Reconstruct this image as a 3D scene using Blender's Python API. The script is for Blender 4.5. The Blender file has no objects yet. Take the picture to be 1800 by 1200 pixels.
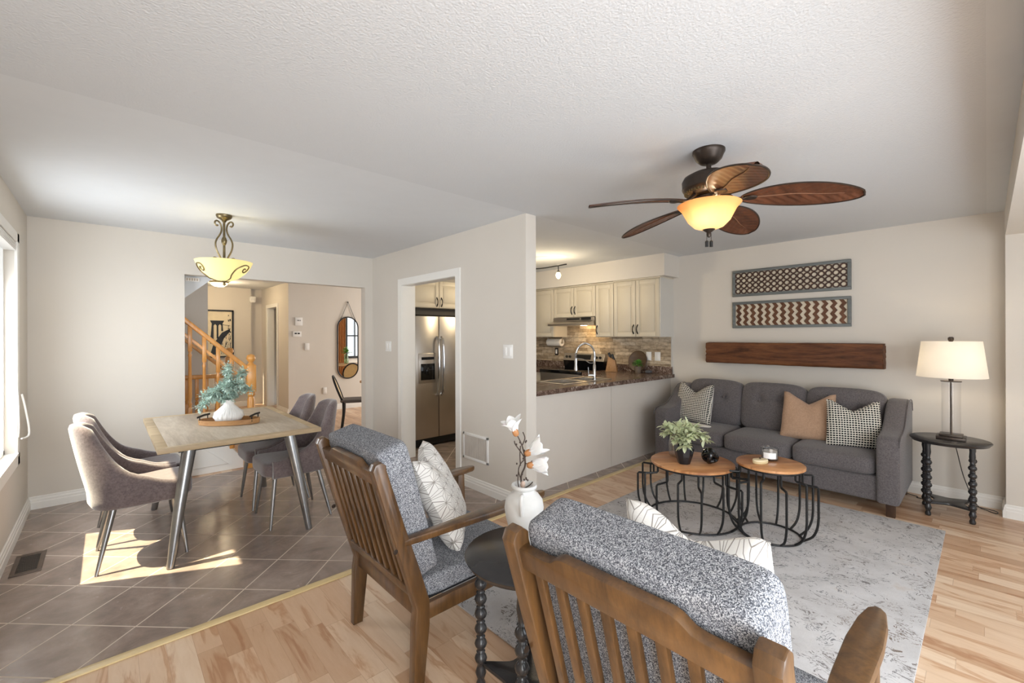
import bpy, bmesh, math, random
from mathutils import Vector, Matrix, Quaternion
random.seed(7)
PI = math.pi
SC = bpy.context.scene
COL = SC.collection

# ------------------------------------------------------------------ camera
cd = bpy.data.cameras.new('camera'); cam = bpy.data.objects.new('camera', cd); COL.objects.link(cam)
SC.camera = cam
YAW = 0.825
fwd = Vector((math.cos(YAW), math.sin(YAW), 0)); rgt = Vector((math.sin(YAW), -math.cos(YAW), 0)); up = Vector((0, 0, 1))
ROLL = 0.003
r2 = rgt * math.cos(ROLL) - up * math.sin(ROLL); u2 = up * math.cos(ROLL) + rgt * math.sin(ROLL)
cam.matrix_world = Matrix(((r2.x, u2.x, -fwd.x, 0), (r2.y, u2.y, -fwd.y, 0), (r2.z, u2.z, -fwd.z, 1.43), (0, 0, 0, 1)))
cd.sensor_width = 36; cd.lens = 771 / 1800 * 36; cd.shift_y = -9.3 / 1800; cd.clip_start = 0.03

# ------------------------------------------------------------------ light
SC.view_settings.view_transform = 'Standard'; SC.view_settings.look = 'None'
SC.view_settings.gamma = 1; SC.view_settings.use_curve_mapping = False
SC.view_settings.exposure = 0.39
w = bpy.data.worlds.new('world'); SC.world = w; w.use_nodes = True
bg = w.node_tree.nodes['Background']; bg.inputs['Color'].default_value = (0.86, 0.93, 1.0, 1); bg.inputs['Strength'].default_value = 0.95
sd = bpy.data.lights.new('sun', 'SUN'); sun = bpy.data.objects.new('sun', sd); COL.objects.link(sun)
sd.energy = 14.0; sd.angle = math.radians(0.6); sd.color = (1.0, 0.87, 0.60)
EL = math.radians(57)
sdir = Vector((0.89 * math.cos(EL), -0.45 * math.cos(EL), -math.sin(EL)))
sun.rotation_mode = 'QUATERNION'; sun.rotation_quaternion = sdir.to_track_quat('-Z', 'Y')

def area(name, loc, direction, sx, sy, power, color=(1, 1, 1)):
    d = bpy.data.lights.new(name, 'AREA'); d.shape = 'RECTANGLE'; d.size = sx; d.size_y = sy; d.energy = power; d.color = color
    o = bpy.data.objects.new(name, d); COL.objects.link(o); o.location = loc
    o.rotation_mode = 'QUATERNION'; o.rotation_quaternion = Vector(direction).to_track_quat('-Z', 'Z')
    return o
# area lights: daylight at the windows, an added rear-left fill, a hall light
area('daylight_patio_door', (1.15, -1.48, 1.15), (0, 1, 0.06), 1.9, 1.9, 62, (0.88, 0.94, 1.0))
area('daylight_patio_door_far', (3.6, -1.48, 1.15), (-.45, 1, 0.15), 2.2, 1.9, 7, (0.88, 0.94, 1.0))
area('daylight_dining_window', (-0.60, 4.21, 1.35), (1, 0, -0.1), 0.9, 1.4, 34, (0.88, 0.94, 1.0))
area('fill_rear_left', (-0.47, -0.75, 1.2), (.8, 1, -0.12), 1.2, 1.7, 72, (0.92, 0.96, 1.0))  # added fill light; the wall here has no window
area('daylight_front_room_window', (6.3, 7.2, 1.3), (-1, 0, -0.1), 2.0, 1.5, 64, (1.0, 0.97, 0.92))
area('hall_left_area', (0.2, 9.2, 1.3), (1, 0.1, 0), 1.0, 1.8, 14, (1.0, 0.95, 0.86))  # warm area light left of the hall, no opening built there

# ------------------------------------------------------------------ helpers
def srgb(r, g, b):
    f = lambda c: ((c / 255 + 0.055) / 1.055) ** 2.4 if c > 10 else c / 255 / 12.92
    return (f(r), f(g), f(b), 1)

class MB:
    def __init__(s): s.bm = bmesh.new()
    def box(s, x0, x1, y0, y1, z0, z1, bev=0, seg=2, M=None):
        r = bmesh.ops.create_cube(s.bm, size=1)
        vs = r['verts']
        for v in vs:
            v.co = Vector(((x0 + x1) / 2 + v.co.x * (x1 - x0), (y0 + y1) / 2 + v.co.y * (y1 - y0), (z0 + z1) / 2 + v.co.z * (z1 - z0)))
        geo = vs
        if bev > 0:
            es = list({e for v in vs for e in v.link_edges})
            rr = bmesh.ops.bevel(s.bm, geom=es, offset=bev, segments=seg, profile=0.5, affect='EDGES')
            geo = list({v for f in rr['faces'] for v in f.verts} | {v for v in vs if v.is_valid})
        if M is not None:
            for v in geo: v.co = M @ v.co
        return s
    def lathe(s, prof, c=(0, 0, 0), seg=32, sx=1, sy=1, M=None, flute=None):
        rings = []
        for (r, z) in prof:
            ring = []
            if r < 1e-5:
                p = Vector((c[0], c[1], c[2] + z)); ring = [s.bm.verts.new(M @ p if M else p)]
            else:
                for k in range(seg):
                    a = 2 * PI * k / seg; rr = r * (flute(a, z) if flute else 1)
                    p = Vector((c[0] + rr * math.cos(a) * sx, c[1] + rr * math.sin(a) * sy, c[2] + z))
                    ring.append(s.bm.verts.new(M @ p if M else p))
            rings.append(ring)
        for A, B in zip(rings, rings[1:]):
            for k in range(seg):
                k2 = (k + 1) % seg
                if len(A) == 1 and len(B) == 1: break
                if len(A) == 1: s.bm.faces.new((A[0], B[k2], B[k]))
                elif len(B) == 1: s.bm.faces.new((A[k], A[k2], B[0]))
                else: s.bm.faces.new((A[k], A[k2], B[k2], B[k]))
        return s
    def disc_lathe(s, prof, **k):
        return s.lathe([(0, prof[0][1])] + list(prof) + [(0, prof[-1][1])], **k)
    def tube(s, pts, r, seg=8, closed=False, flat=1.0):
        pts = [Vector(p) for p in pts]; n = len(pts)
        rs = r if isinstance(r, (list, tuple)) else [r] * n
        rings = []; prev = None
        for i, p in enumerate(pts):
            if closed: t = (pts[(i + 1) % n] - pts[i - 1])
            else: t = pts[min(i + 1, n - 1)] - pts[max(i - 1, 0)]
            t.normalize()
            if prev is None:
                a = Vector((0, 0, 1)) if abs(t.z) < 0.9 else Vector((1, 0, 0))
                nrm = (a - t * a.dot(t)).normalized()
            else:
                nrm = (prev - t * prev.dot(t))
                nrm = nrm.normalized() if nrm.length > 1e-6 else prev
            prev = nrm; b = t.cross(nrm)
            rings.append([s.bm.verts.new(p + (nrm * math.cos(2 * PI * k / seg) + b * math.sin(2 * PI * k / seg) * flat) * rs[i]) for k in range(seg)])
        m = n if closed else n - 1
        for i in range(m):
            A, B = rings[i], rings[(i + 1) % n]
            for k in range(seg): s.bm.faces.new((A[k], A[(k + 1) % seg], B[(k + 1) % seg], B[k]))
        if not closed:
            s.bm.faces.new(rings[0][::-1]); s.bm.faces.new(rings[-1])
        return s
    def prism(s, poly, a, b, plane='xy', bev=0):
        def mk(p, t):
            if plane == 'xy': return Vector((p[0], p[1], t))
            if plane == 'xz': return Vector((p[0], t, p[1]))
            return Vector((t, p[0], p[1]))
        A = [s.bm.verts.new(mk(p, a)) for p in poly]; B = [s.bm.verts.new(mk(p, b)) for p in poly]
        f1 = s.bm.faces.new(A[::-1]); f2 = s.bm.faces.new(B); fs = [f1, f2]
        for i in range(len(poly)):
            j = (i + 1) % len(poly); fs.append(s.bm.faces.new((A[i], A[j], B[j], B[i])))
        bmesh.ops.recalc_face_normals(s.bm, faces=fs)
        if bev > 0:
            es = list({e for f in (f1, f2) for e in f.edges})
            bmesh.ops.bevel(s.bm, geom=es, offset=bev, segments=2, profile=0.5, affect='EDGES')
        return s
    def grid(s, f, nu, nv, cu=False):
        g = [[s.bm.verts.new(f(i / (nu if cu else nu - 1), j / (nv - 1))) for j in range(nv)] for i in range(nu)]
        for i in range(nu if cu else nu - 1):
            for j in range(nv - 1):
                i2 = (i + 1) % nu
                s.bm.faces.new((g[i][j], g[i2][j], g[i2][j + 1], g[i][j + 1]))
        return s
    def soft(s, c, d, n=6, sub=12, fn=None, M=None):
        idx = {}
        def V(i, j, k):
            if (i, j, k) not in idx:
                p = Vector((2 * i / sub - 1, 2 * j / sub - 1, 2 * k / sub - 1))
                q = Vector([math.sin(t * PI / 2) * 0.35 + t * 0.65 for t in p])
                L = (abs(q.x) ** n + abs(q.y) ** n + abs(q.z) ** n) ** (1 / n)
                q = q / L
                v = Vector((c[0] + q.x * d[0] / 2, c[1] + q.y * d[1] / 2, c[2] + q.z * d[2] / 2))
                if fn: v = fn(v, q)
                if M is not None: v = M @ v
                idx[(i, j, k)] = s.bm.verts.new(v)
            return idx[(i, j, k)]
        for a in range(sub):
            for b in range(sub):
                for k in (0, sub):
                    q = [V(a, b, k), V(a + 1, b, k), V(a + 1, b + 1, k), V(a, b + 1, k)]
                    s.bm.faces.new(q if k else q[::-1])
                    q = [V(a, k, b), V(a + 1, k, b), V(a + 1, k, b + 1), V(a, k, b + 1)]
                    s.bm.faces.new(q[::-1] if k else q)
                    q = [V(k, a, b), V(k, a + 1, b), V(k, a + 1, b + 1), V(k, a, b + 1)]
                    s.bm.faces.new(q if k else q[::-1])
        return s
    def xf(s, M):
        for v in s.bm.verts: v.co = M @ v.co
        return s
    def make(s, name, mat, parent=None, smooth=True, shift=None, sharp=35, recalc=True):
        if recalc: bmesh.ops.recalc_face_normals(s.bm, faces=s.bm.faces)
        if smooth:
            for f in s.bm.faces: f.smooth = True
            lim = math.radians(sharp)
            for e in s.bm.edges:
                if len(e.link_faces) == 2 and e.calc_face_angle(0) > lim: e.smooth = False
        me = bpy.data.meshes.new(name)
        loc = Vector((0, 0, 0))
        if parent is None and shift is None:
            xs = [v.co.x for v in s.bm.verts]; ys = [v.co.y for v in s.bm.verts]; zs = [v.co.z for v in s.bm.verts]
            loc = Vector(((min(xs) + max(xs)) / 2, (min(ys) + max(ys)) / 2, min(zs)))
            shift = loc
        if shift is not None:
            sh = Vector(shift)
            for v in s.bm.verts: v.co -= sh
        s.bm.to_mesh(me); s.bm.free()
        me.materials.append(mat)
        o = bpy.data.objects.new(name, me); COL.objects.link(o)
        if parent is None: o.location = loc
        else: o.parent = parent
        return o

def thing(name, label, cat, loc=(0, 0, 0), rz=0, group=None):
    o = bpy.data.objects.new(name, None); COL.objects.link(o); o.empty_display_size = 0.1
    o.location = loc; o.rotation_euler = (0, 0, rz)
    return tag(o, label, cat, group)
def tag(o, label, cat, group=None):
    o['label'] = label; o['category'] = cat
    if group: o['group'] = group
    return o
def struct(o):
    o['kind'] = 'structure'; return o
def dup(root, loc=None, rz=None, label=None, sc=None):
    r = root.copy(); COL.objects.link(r)
    if loc is not None: r.location = loc
    if rz is not None: r.rotation_euler = (0, 0, rz)
    if sc is not None: r.scale = sc
    if label: r['label'] = label
    for ch in list(root.children):
        c = ch.copy(); COL.objects.link(c); c.parent = r
        for g in ch.children:
            d = g.copy(); COL.objects.link(d); d.parent = c
    return r
def lamp(parent, loc, power, color, size=0.04):
    d = bpy.data.lights.new('bulb_light', 'POINT'); d.energy = power; d.color = color; d.shadow_soft_size = size
    o = bpy.data.objects.new('bulb_light', d); COL.objects.link(o); o.parent = parent; o.location = loc
    return o
def bez(pts, n=10):
    """smooth polyline through points (Catmull-Rom)"""
    P = [Vector(p) for p in pts]; out = []
    for i in range(len(P) - 1):
        p0 = P[max(i - 1, 0)]; p1 = P[i]; p2 = P[i + 1]; p3 = P[min(i + 2, len(P) - 1)]
        for k in range(n):
            t = k / n
            out.append(0.5 * ((2 * p1) + (-p0 + p2) * t + (2 * p0 - 5 * p1 + 4 * p2 - p3) * t * t + (-p0 + 3 * p1 - 3 * p2 + p3) * t ** 3))
    out.append(P[-1]); return out

# ------------------------------------------------------------------ materials
class NT:
    def __init__(s, name):
        s.m = bpy.data.materials.new(name); s.m.use_nodes = True; s.t = s.m.node_tree
        s.b = s.t.nodes['Principled BSDF']; s.out = s.t.nodes['Material Output']; s._c = None
    def n(s, typ, **k):
        x = s.t.nodes.new(typ)
        for a, v in k.items():
            if a.startswith('i_'):
                x.inputs[a[2:].replace('_', ' ')].default_value = v
            else: setattr(x, a, v)
        return x
    def l(s, a, b): s.t.links.new(a, b)
    def co(s):
        if s._c is None: s._c = s.n('ShaderNodeTexCoord')
        return s._c.outputs['Object']
    def sep(s, vec=None):
        x = s.n('ShaderNodeSeparateXYZ'); s.l(vec or s.co(), x.inputs[0]); return x.outputs
    def math(s, op, a, b=None, c=None):
        x = s.n('ShaderNodeMath', operation=op)
        for i, v in enumerate((a, b, c)):
            if v is None: continue
            if isinstance(v, (int, float)): x.inputs[i].default_value = v
            else: s.l(v, x.inputs[i])
        return x.outputs[0]
    def comb(s, x, y, z=0):
        c = s.n('ShaderNodeCombineXYZ')
        for i, v in enumerate((x, y, z)):
            if isinstance(v, (int, float)): c.inputs[i].default_value = v
            else: s.l(v, c.inputs[i])
        return c.outputs[0]
    def noise(s, scale, vec=None, detail=3, rough=0.55, stretch=None, dist=0):
        v = vec or s.co()
        if stretch:
            mp = s.n('ShaderNodeMapping'); mp.inputs['Scale'].default_value = stretch; s.l(v, mp.inputs[0]); v = mp.outputs[0]
        x = s.n('ShaderNodeTexNoise'); x.inputs['Scale'].default_value = scale; x.inputs['Detail'].default_value = detail
        x.inputs['Roughness'].default_value = rough; x.inputs['Distortion'].default_value = dist
        s.l(v, x.inputs['Vector']); return x.outputs['Fac']
    def vor(s, scale, vec=None, feature='F1', out='Distance', rnd=1.0):
        x = s.n('ShaderNodeTexVoronoi', feature=feature); x.inputs['Scale'].default_value = scale
        x.inputs['Randomness'].default_value = rnd
        s.l(vec or s.co(), x.inputs['Vector']); return x.outputs[out]
    def white(s, vec):
        x = s.n('ShaderNodeTexWhiteNoise', noise_dimensions='3D'); s.l(vec, x.inputs['Vector']); return x.outputs['Value']
    def ramp(s, fac, stops, interp='LINEAR'):
        x = s.n('ShaderNodeValToRGB'); x.color_ramp.interpolation = interp
        e = x.color_ramp.elements
        e[0].position, e[0].color = stops[0]; e[1].position, e[1].color = stops[-1]
        for p, c in stops[1:-1]:
            q = e.new(p); q.color = c
        s.l(fac, x.inputs[0]); return x.outputs[0]
    def mix(s, fac, a, b, mode='MIX'):
        x = s.n('ShaderNodeMix', data_type='RGBA', blend_type=mode)
        for i, v in ((0, fac), (6, a), (7, b)):
            if isinstance(v, (int, float)): x.inputs[i].default_value = v
            elif isinstance(v, tuple): x.inputs[i].default_value = v
            else: s.l(v, x.inputs[i])
        return x.outputs[2]
    def bump(s, h, strength=0.3, dist=0.01):
        x = s.n('ShaderNodeBump'); x.inputs['Strength'].default_value = strength; x.inputs['Distance'].default_value = dist
        s.l(h, x.inputs['Height']); s.l(x.outputs[0], s.b.inputs['Normal'])
    def set(s, col=None, rough=None, metal=None, spec=None, **k):
        for nm, v in (('Base Color', col), ('Roughness', rough), ('Metallic', metal), ('Specular IOR Level', spec)):
            if v is None: continue
            if isinstance(v, (int, float, tuple)): s.b.inputs[nm].default_value = v
            else: s.l(v, s.b.inputs[nm])
        for a, v in k.items():
            s.b.inputs[a.replace('_', ' ')].default_value = v
        return s.m

def simple(name, c, rough=0.5, metal=0, var=0.06, scale=8, bump=0, bscale=60, spec=None, **k):
    t = NT(name); c = srgb(*c)
    d = tuple(max(0, v * (1 - var)) for v in c[:3]) + (1,); e = tuple(min(1, v * (1 + var)) for v in c[:3]) + (1,)
    col = t.ramp(t.noise(scale), [(0.3, d), (0.7, e)])
    if bump: t.bump(t.noise(bscale, detail=2), bump, 0.004)
    return t.set(col, rough, metal, spec, **k)

def m_wood(name, dark, light, scale=6, axis='x', rough=0.4, spec=0.4, coat=0, mid=None, knots=False):
    t = NT(name)
    st = {'x': (0.12, 1, 1), 'y': (1, 0.12, 1), 'z': (1, 1, 0.12)}[axis]
    n1 = t.noise(scale, stretch=st, detail=5, rough=0.6, dist=1.2)
    n2 = t.noise(scale * 9, stretch=st, detail=3, rough=0.7)
    f = t.math('ADD', t.math('MULTIPLY', n1, 0.7), t.math('MULTIPLY', n2, 0.3))
    col = t.ramp(f, [(0.32, srgb(*dark)), (0.66, srgb(*light))] if mid is None else [(0.3, srgb(*dark)), (0.47, srgb(*mid)), (0.68, srgb(*light))])
    t.bump(n2, 0.12, 0.002)
    return t.set(col, rough, 0, spec, Coat_Weight=coat, Coat_Roughness=0.15)

def m_laminate(name):
    t = NT(name); s = t.sep()
    X, Y = s[0], s[1]
    rw = t.math('FLOOR', t.math('DIVIDE', X, 0.0985))
    off = t.white(t.comb(rw, 3.1, 0))
    yy = t.math('ADD', t.math('DIVIDE', Y, 0.46), t.math('MULTIPLY', off, 7.0))
    sg = t.math('FLOOR', yy)
    rnd = t.white(t.comb(rw, sg, 1.7)); rnd2 = t.white(t.comb(rw, sg, 9.3))
    gv = t.comb(t.math('ADD', t.math('MULTIPLY', X, 1.0), t.math('MULTIPLY', rnd, 13)), t.math('ADD', t.math('MULTIPLY', Y, 0.14), t.math('MULTIPLY', rnd2, 5)), rnd)
    g1 = t.noise(9, gv, detail=4, rough=0.6, dist=1.5); g2 = t.noise(60, gv, detail=3, rough=0.7)
    base = t.ramp(rnd, [(0.0, srgb(192, 155, 124)), (0.3, srgb(213, 180, 150)), (0.65, srgb(224, 196, 168)), (1.0, srgb(231, 208, 183))])
    st = t.ramp(g1, [(0.36, (1, 1, 1, 1)), (0.52, (0.97, 0.95, 0.92, 1)), (0.60, (0.76, 0.62, 0.52, 1)), (0.69, (0.93, 0.86, 0.80, 1))])
    col = t.mix(1.0, base, st, 'MULTIPLY')
    st2 = t.ramp(g2, [(0.35, (1, 1, 1, 1)), (0.75, (0.90, 0.85, 0.80, 1))])
    col = t.mix(0.6, col, st2, 'MULTIPLY')
    kn = t.vor(3.1, t.comb(X, t.math('MULTIPLY', Y, 0.55), 0))
    kr = t.ramp(kn, [(0.015, (0.42, 0.25, 0.15, 1)), (0.05, (1, 1, 1, 1))])
    col = t.mix(0.8, col, kr, 'MULTIPLY')
    fx = t.math('FRACT', t.math('DIVIDE', X, 0.0985)); fy = t.math('FRACT', yy)
    e = t.math('MAXIMUM', t.math('LESS_THAN', fx, 0.018), t.math('LESS_THAN', fy, 0.006))
    col = t.mix(t.math('MULTIPLY', e, 0.35), col, srgb(150, 110, 80))
    return t.set(col, t.math('ADD', 0.27, t.math('MULTIPLY', g2, 0.12)), 0, 0.4)

def m_tile(name):
    t = NT(name); s = t.sep()
    u = t.math('DIVIDE', t.math('SUBTRACT', t.math('MULTIPLY', t.math('ADD', s[0], s[1]), 0.70711), 2.425 - 0.0025), 0.331)
    v = t.math('DIVIDE', t.math('SUBTRACT', t.math('MULTIPLY', t.math('SUBTRACT', s[1], s[0]), 0.70711), 1.95 - 0.0025), 0.331)
    fu, fv = t.math('FRACT', u), t.math('FRACT', v)
    g = t.math('MAXIMUM', t.math('LESS_THAN', fu, 0.02), t.math('LESS_THAN', fv, 0.02))
    rnd = t.white(t.comb(t.math('FLOOR', u), t.math('FLOOR', v), 0))
    n = t.noise(4.5, detail=6, rough=0.65, dist=0.6); n2 = t.noise(14, detail=5, rough=0.7)
    base = t.ramp(n, [(0.3, srgb(134, 119, 110)), (0.5, srgb(154, 138, 128)), (0.7, srgb(174, 158, 147))])
    base = t.mix(0.5, base, t.ramp(n2, [(0.3, (0.75, 0.75, 0.75, 1)), (0.7, (1.15, 1.13, 1.1, 1))]), 'MULTIPLY')
    base = t.mix(0.35, base, t.ramp(rnd, [(0, (0.82, 0.8, 0.8, 1)), (1, (1.1, 1.1, 1.1, 1))]), 'MULTIPLY')
    col = t.mix(g, base, srgb(206, 190, 172))
    r = t.math('ADD', t.math('MULTIPLY', n2, 0.20), t.math('ADD', 0.14, t.math('MULTIPLY', g, 0.4)))
    t.bump(t.math('SUBTRACT', t.math('MULTIPLY', n2, 0.25), g), 0.25, 0.004)
    return t.set(col, r, 0, 0.5)

def m_ceiling(name):
    t = NT(name)
    h = t.math('ADD', t.noise(95, detail=2, rough=0.5), t.math('MULTIPLY', t.vor(120), 0.5))
    t.bump(h, 0.27, 0.008)
    return t.set(srgb(211, 213, 215), 0.9, 0, 0.1)

def m_stone(name):
    t = NT(name); s = t.sep()
    Y, Z = s[1], s[2]
    rz = t.math('DIVIDE', Z, 0.048); row = t.math('FLOOR', rz)
    yy = t.math('ADD', t.math('DIVIDE', Y, 0.24), t.math('MULTIPLY', t.white(t.comb(row, 1, 2)), 9)); sg = t.math('FLOOR', yy)
    rnd = t.white(t.comb(row, sg, 4)); rnd2 = t.white(t.comb(row, sg, 8))
    base = t.ramp(rnd, [(0, srgb(150, 134, 112)), (0.3, srgb(176, 158, 134)), (0.6, srgb(200, 182, 156)), (0.8, srgb(212, 198, 176)), (1, srgb(168, 152, 132))])
    n = t.noise(30, detail=5, rough=0.7, stretch=(1, 0.4, 1))
    base = t.mix(0.8, base, t.ramp(n, [(0.3, (0.45, 0.40, 0.35, 1)), (0.58, (1.12, 1.10, 1.07, 1))]), 'MULTIPLY')
    fz, fy = t.math('FRACT', rz), t.math('FRACT', yy)
    e = t.math('MAXIMUM', t.math('LESS_THAN', fz, 0.09), t.math('LESS_THAN', fy, 0.02))
    col = t.mix(t.math('MULTIPLY', e, 0.55), base, srgb(86, 72, 58))
    h = t.math('SUBTRACT', t.math('ADD', rnd2, t.math('MULTIPLY', n, 0.8)), t.math('MULTIPLY', e, 1.0))
    t.bump(h, 0.6, 0.012)
    return t.set(col, 0.75, 0, 0.3)

def m_granite(name):
    t = NT(name)
    a = t.noise(28, detail=6, rough=0.75, dist=0.8); v = t.vor(55)
    col = t.ramp(a, [(0.32, srgb(48, 34, 28)), (0.46, srgb(92, 72, 62)), (0.56, srgb(124, 104, 92)), (0.63, srgb(190, 176, 164)), (0.7, srgb(92, 72, 62))])
    col = t.mix(0.5, col, t.ramp(v, [(0.1, (0.5, 0.45, 0.42, 1)), (0.5, (1.1, 1.1, 1.1, 1))]), 'MULTIPLY')
    return t.set(col, 0.2, 0, 0.5)

def m_fabric(name, c1, c2, scale=260, bump=0.35, rough=0.9, sheen=0.2, big=0.0):
    t = NT(name)
    n = t.noise(scale, detail=2, rough=0.7); n2 = t.noise(scale * 0.35, detail=3, rough=0.7)
    f = t.math('ADD', t.math('MULTIPLY', n, 0.6), t.math('MULTIPLY', n2, 0.4))
    col = t.ramp(f, [(0.38, srgb(*c1)), (0.62, srgb(*c2))])
    t.bump(f, bump, 0.003)
    return t.set(col, rough, 0, 0.15, Sheen_Weight=sheen, Sheen_Roughness=0.5)

def m_tweed(name):
    t = NT(name)
    v = t.vor(520, out='Color'); s = t.n('ShaderNodeSeparateColor'); t.l(v, s.inputs[0])
    n = t.noise(600, detail=1)
    f = t.math('ADD', t.math('MULTIPLY', s.outputs[0], 0.7), t.math('MULTIPLY', n, 0.5))
    col = t.ramp(f, [(0.18, srgb(44, 46, 52)), (0.42, srgb(84, 87, 94)), (0.64, srgb(128, 130, 136)), (0.88, srgb(186, 188, 192))])
    t.bump(t.vor(520), 0.5, 0.002)
    return t.set(col, 0.95, 0, 0.1)

def m_rug(name):
    t = NT(name); s = t.sep()
    w1 = t.noise(2.2, detail=3); 
    warp = t.n('ShaderNodeTexNoise'); warp.inputs['Scale'].default_value = 5; t.l(t.co(), warp.inputs['Vector'])
    vm = t.n('ShaderNodeVectorMath', operation='MULTIPLY_ADD'); t.l(warp.outputs['Color'], vm.inputs[0]); vm.inputs[1].default_value = (0.35, 0.35, 0.0); t.l(t.co(), vm.inputs[2])
    st = t.n('ShaderNodeMapping'); st.inputs['Scale'].default_value = (1.0, 0.62, 1); t.l(vm.outputs[0], st.inputs[0])
    n = t.noise(26, st.outputs[0], detail=3, rough=0.6, dist=1.5)
    line = t.math('ABSOLUTE', t.math('SUBTRACT', n, 0.5))
    lm = t.math('LESS_THAN', line, 0.022)
    gate = t.math('GREATER_THAN', t.noise(9, detail=2, rough=0.5), 0.50)
    blot = t.math('GREATER_THAN', t.noise(33, st.outputs[0], detail=3, rough=0.6, dist=1.0), 0.62)
    gate2 = t.math('GREATER_THAN', t.noise(4, detail=2), 0.47)
    mk = t.math('MAXIMUM', t.math('MULTIPLY', lm, gate), t.math('MULTIPLY', blot, gate2))
    mk = t.math('MULTIPLY', mk, t.math('GREATER_THAN', t.noise(120, detail=2, stretch=(1, 0.25, 1)), 0.44))
    base = t.ramp(t.noise(3, detail=5, rough=0.7), [(0.3, srgb(180, 177, 176)), (0.6, srgb(200, 198, 198)), (0.75, srgb(190, 178, 168))])
    base = t.mix(0.5, base, t.ramp(t.noise(300, detail=1), [(0.3, (0.88, 0.88, 0.88, 1)), (0.7, (1.06, 1.06, 1.06, 1))]), 'MULTIPLY')
    dk = t.ramp(t.noise(1.5, detail=2), [(0.35, srgb(112, 96, 84)), (0.55, srgb(118, 118, 120))])
    col = t.mix(t.math('MULTIPLY', mk, 0.92), base, dk)
    t.bump(t.noise(350, detail=1), 0.3, 0.004)
    return t.set(col, 0.95, 0, 0.1)

def m_hexpillow(name):
    t = NT(name); s = t.sep()
    sc = 1 / 0.066
    A = t.math('MULTIPLY', t.math('ADD', s[0], t.math('MULTIPLY', s[2], 0.57735)), sc)
    B = t.math('MULTIPLY', t.math('SUBTRACT', t.math('MULTIPLY', s[2], 1.1547), 0), -sc)
    Cc = t.math('MULTIPLY', t.math('ADD', A, B), -1)
    fr = [t.math('FRACT', q) for q in (A, B, Cc)]
    sm = t.math('ADD', fr[0], t.math('ADD', fr[1], fr[2]))
    fl = t.math('GREATER_THAN', sm, 1.5)
    g = [t.math('ABSOLUTE', t.math('SUBTRACT', fl, q)) for q in fr]
    mn = t.math('MINIMUM', g[0], t.math('MINIMUM', g[1], g[2])); mx = t.math('MAXIMUM', g[0], t.math('MAXIMUM', g[1], g[2]))
    tot = t.math('ADD', g[0], t.math('ADD', g[1], g[2]))
    md = t.math('SUBTRACT', t.math('SUBTRACT', tot, mn), mx)
    e = t.math('MAXIMUM', t.math('LESS_THAN', mn, 0.020), t.math('LESS_THAN', t.math('SUBTRACT', md, mn), 0.030))
    col = t.mix(e, srgb(226, 223, 218), srgb(150, 144, 138))
    t.bump(t.math('ADD', t.math('MULTIPLY', e, 0.6), t.noise(200, detail=1)), 0.3, 0.003)
    return t.set(col, 0.8, 0, 0.2)

def m_weave(name):
    t = NT(name); s = t.sep()
    k = 1 / 0.0195
    a = t.math('MULTIPLY', t.math('ADD', s[0], t.math('MULTIPLY', t.noise(10), 0.012)), k); b = t.math('MULTIPLY', t.math('ADD', s[2], t.math('MULTIPLY', t.noise(12), 0.012)), k)
    fa = t.math('FRACT', a); fb = t.math('FRACT', b)
    da = t.math('LESS_THAN', t.math('ABSOLUTE', t.math('SUBTRACT', fa, 0.5)), 0.37)
    db = t.math('LESS_THAN', t.math('ABSOLUTE', t.math('SUBTRACT', fb, 0.5)), 0.31)
    f = t.math('MULTIPLY', da, db)
    col = t.mix(f, srgb(214, 208, 196), srgb(30, 30, 32))
    t.bump(t.math('SUBTRACT', 1, f), 0.5, 0.004)
    return t.set(col, 0.9, 0, 0.1)

def m_glass(name, tint=(1, 1, 1, 1), gl=0.12):
    t = NT(name); t.t.nodes.remove(t.b)
    tr = t.n('ShaderNodeBsdfTransparent'); tr.inputs[0].default_value = tint
    g = t.n('ShaderNodeBsdfGlossy'); g.inputs['Roughness'].default_value = 0.03
    lw = t.n('ShaderNodeLayerWeight'); lw.inputs['Blend'].default_value = 0.35
    mx = t.n('ShaderNodeMixShader'); t.l(t.math('ADD', t.math('MULTIPLY', t.math('POWER', lw.outputs['Facing'], 4.0), 0.55), gl * 0.3), mx.inputs[0]); t.l(tr.outputs[0], mx.inputs[1]); t.l(g.outputs[0], mx.inputs[2])
    t.l(mx.outputs[0], t.out.inputs[0]); return t.m

def m_shade(name, base, emit, strength, trans=0.0, rim=None):
    """frosted glass or cloth shade that lets the bulb inside glow through"""
    t = NT(name)
    t.set(srgb(*base), 0.5, 0, 0.3)
    n = t.noise(6, detail=3)
    col = t.ramp(n, [(0.35, tuple(c * 0.85 for c in srgb(*emit)[:3]) + (1,)), (0.65, srgb(*emit))])
    if rim:
        fz = t.math('DIVIDE', t.math('SUBTRACT', t.sep()[2], rim[0]), rim[1] - rim[0])
        tint = t.ramp(fz, [(0.0, (1, 1, 1, 1)), (0.45, (1, .90, .72, 1)), (1.0, (.86, .50, .20, 1))])
        col = t.mix(1.0, col, tint, 'MULTIPLY')
    t.l(col, t.b.inputs['Emission Color']); t.b.inputs['Emission Strength'].default_value = strength
    if trans:
        tl = t.n('ShaderNodeBsdfTranslucent'); t.l(t.ramp(n, [(0.35, tuple(.5 + c * 0.4 for c in srgb(*base)[:3]) + (1,)), (0.65, tuple(.5 + c * .45 for c in srgb(*base)[:3]) + (1,))]), tl.inputs[0])
        if rim: t.l(t.mix(1.0, (.95, .9, .8, 1), tint, 'MULTIPLY'), tl.inputs[0])
        mx = t.n('ShaderNodeMixShader'); mx.inputs[0].default_value = trans; t.l(t.b.outputs[0], mx.inputs[1]); t.l(tl.outputs[0], mx.inputs[2]); t.l(mx.outputs[0], t.out.inputs[0])
    return t.m

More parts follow.
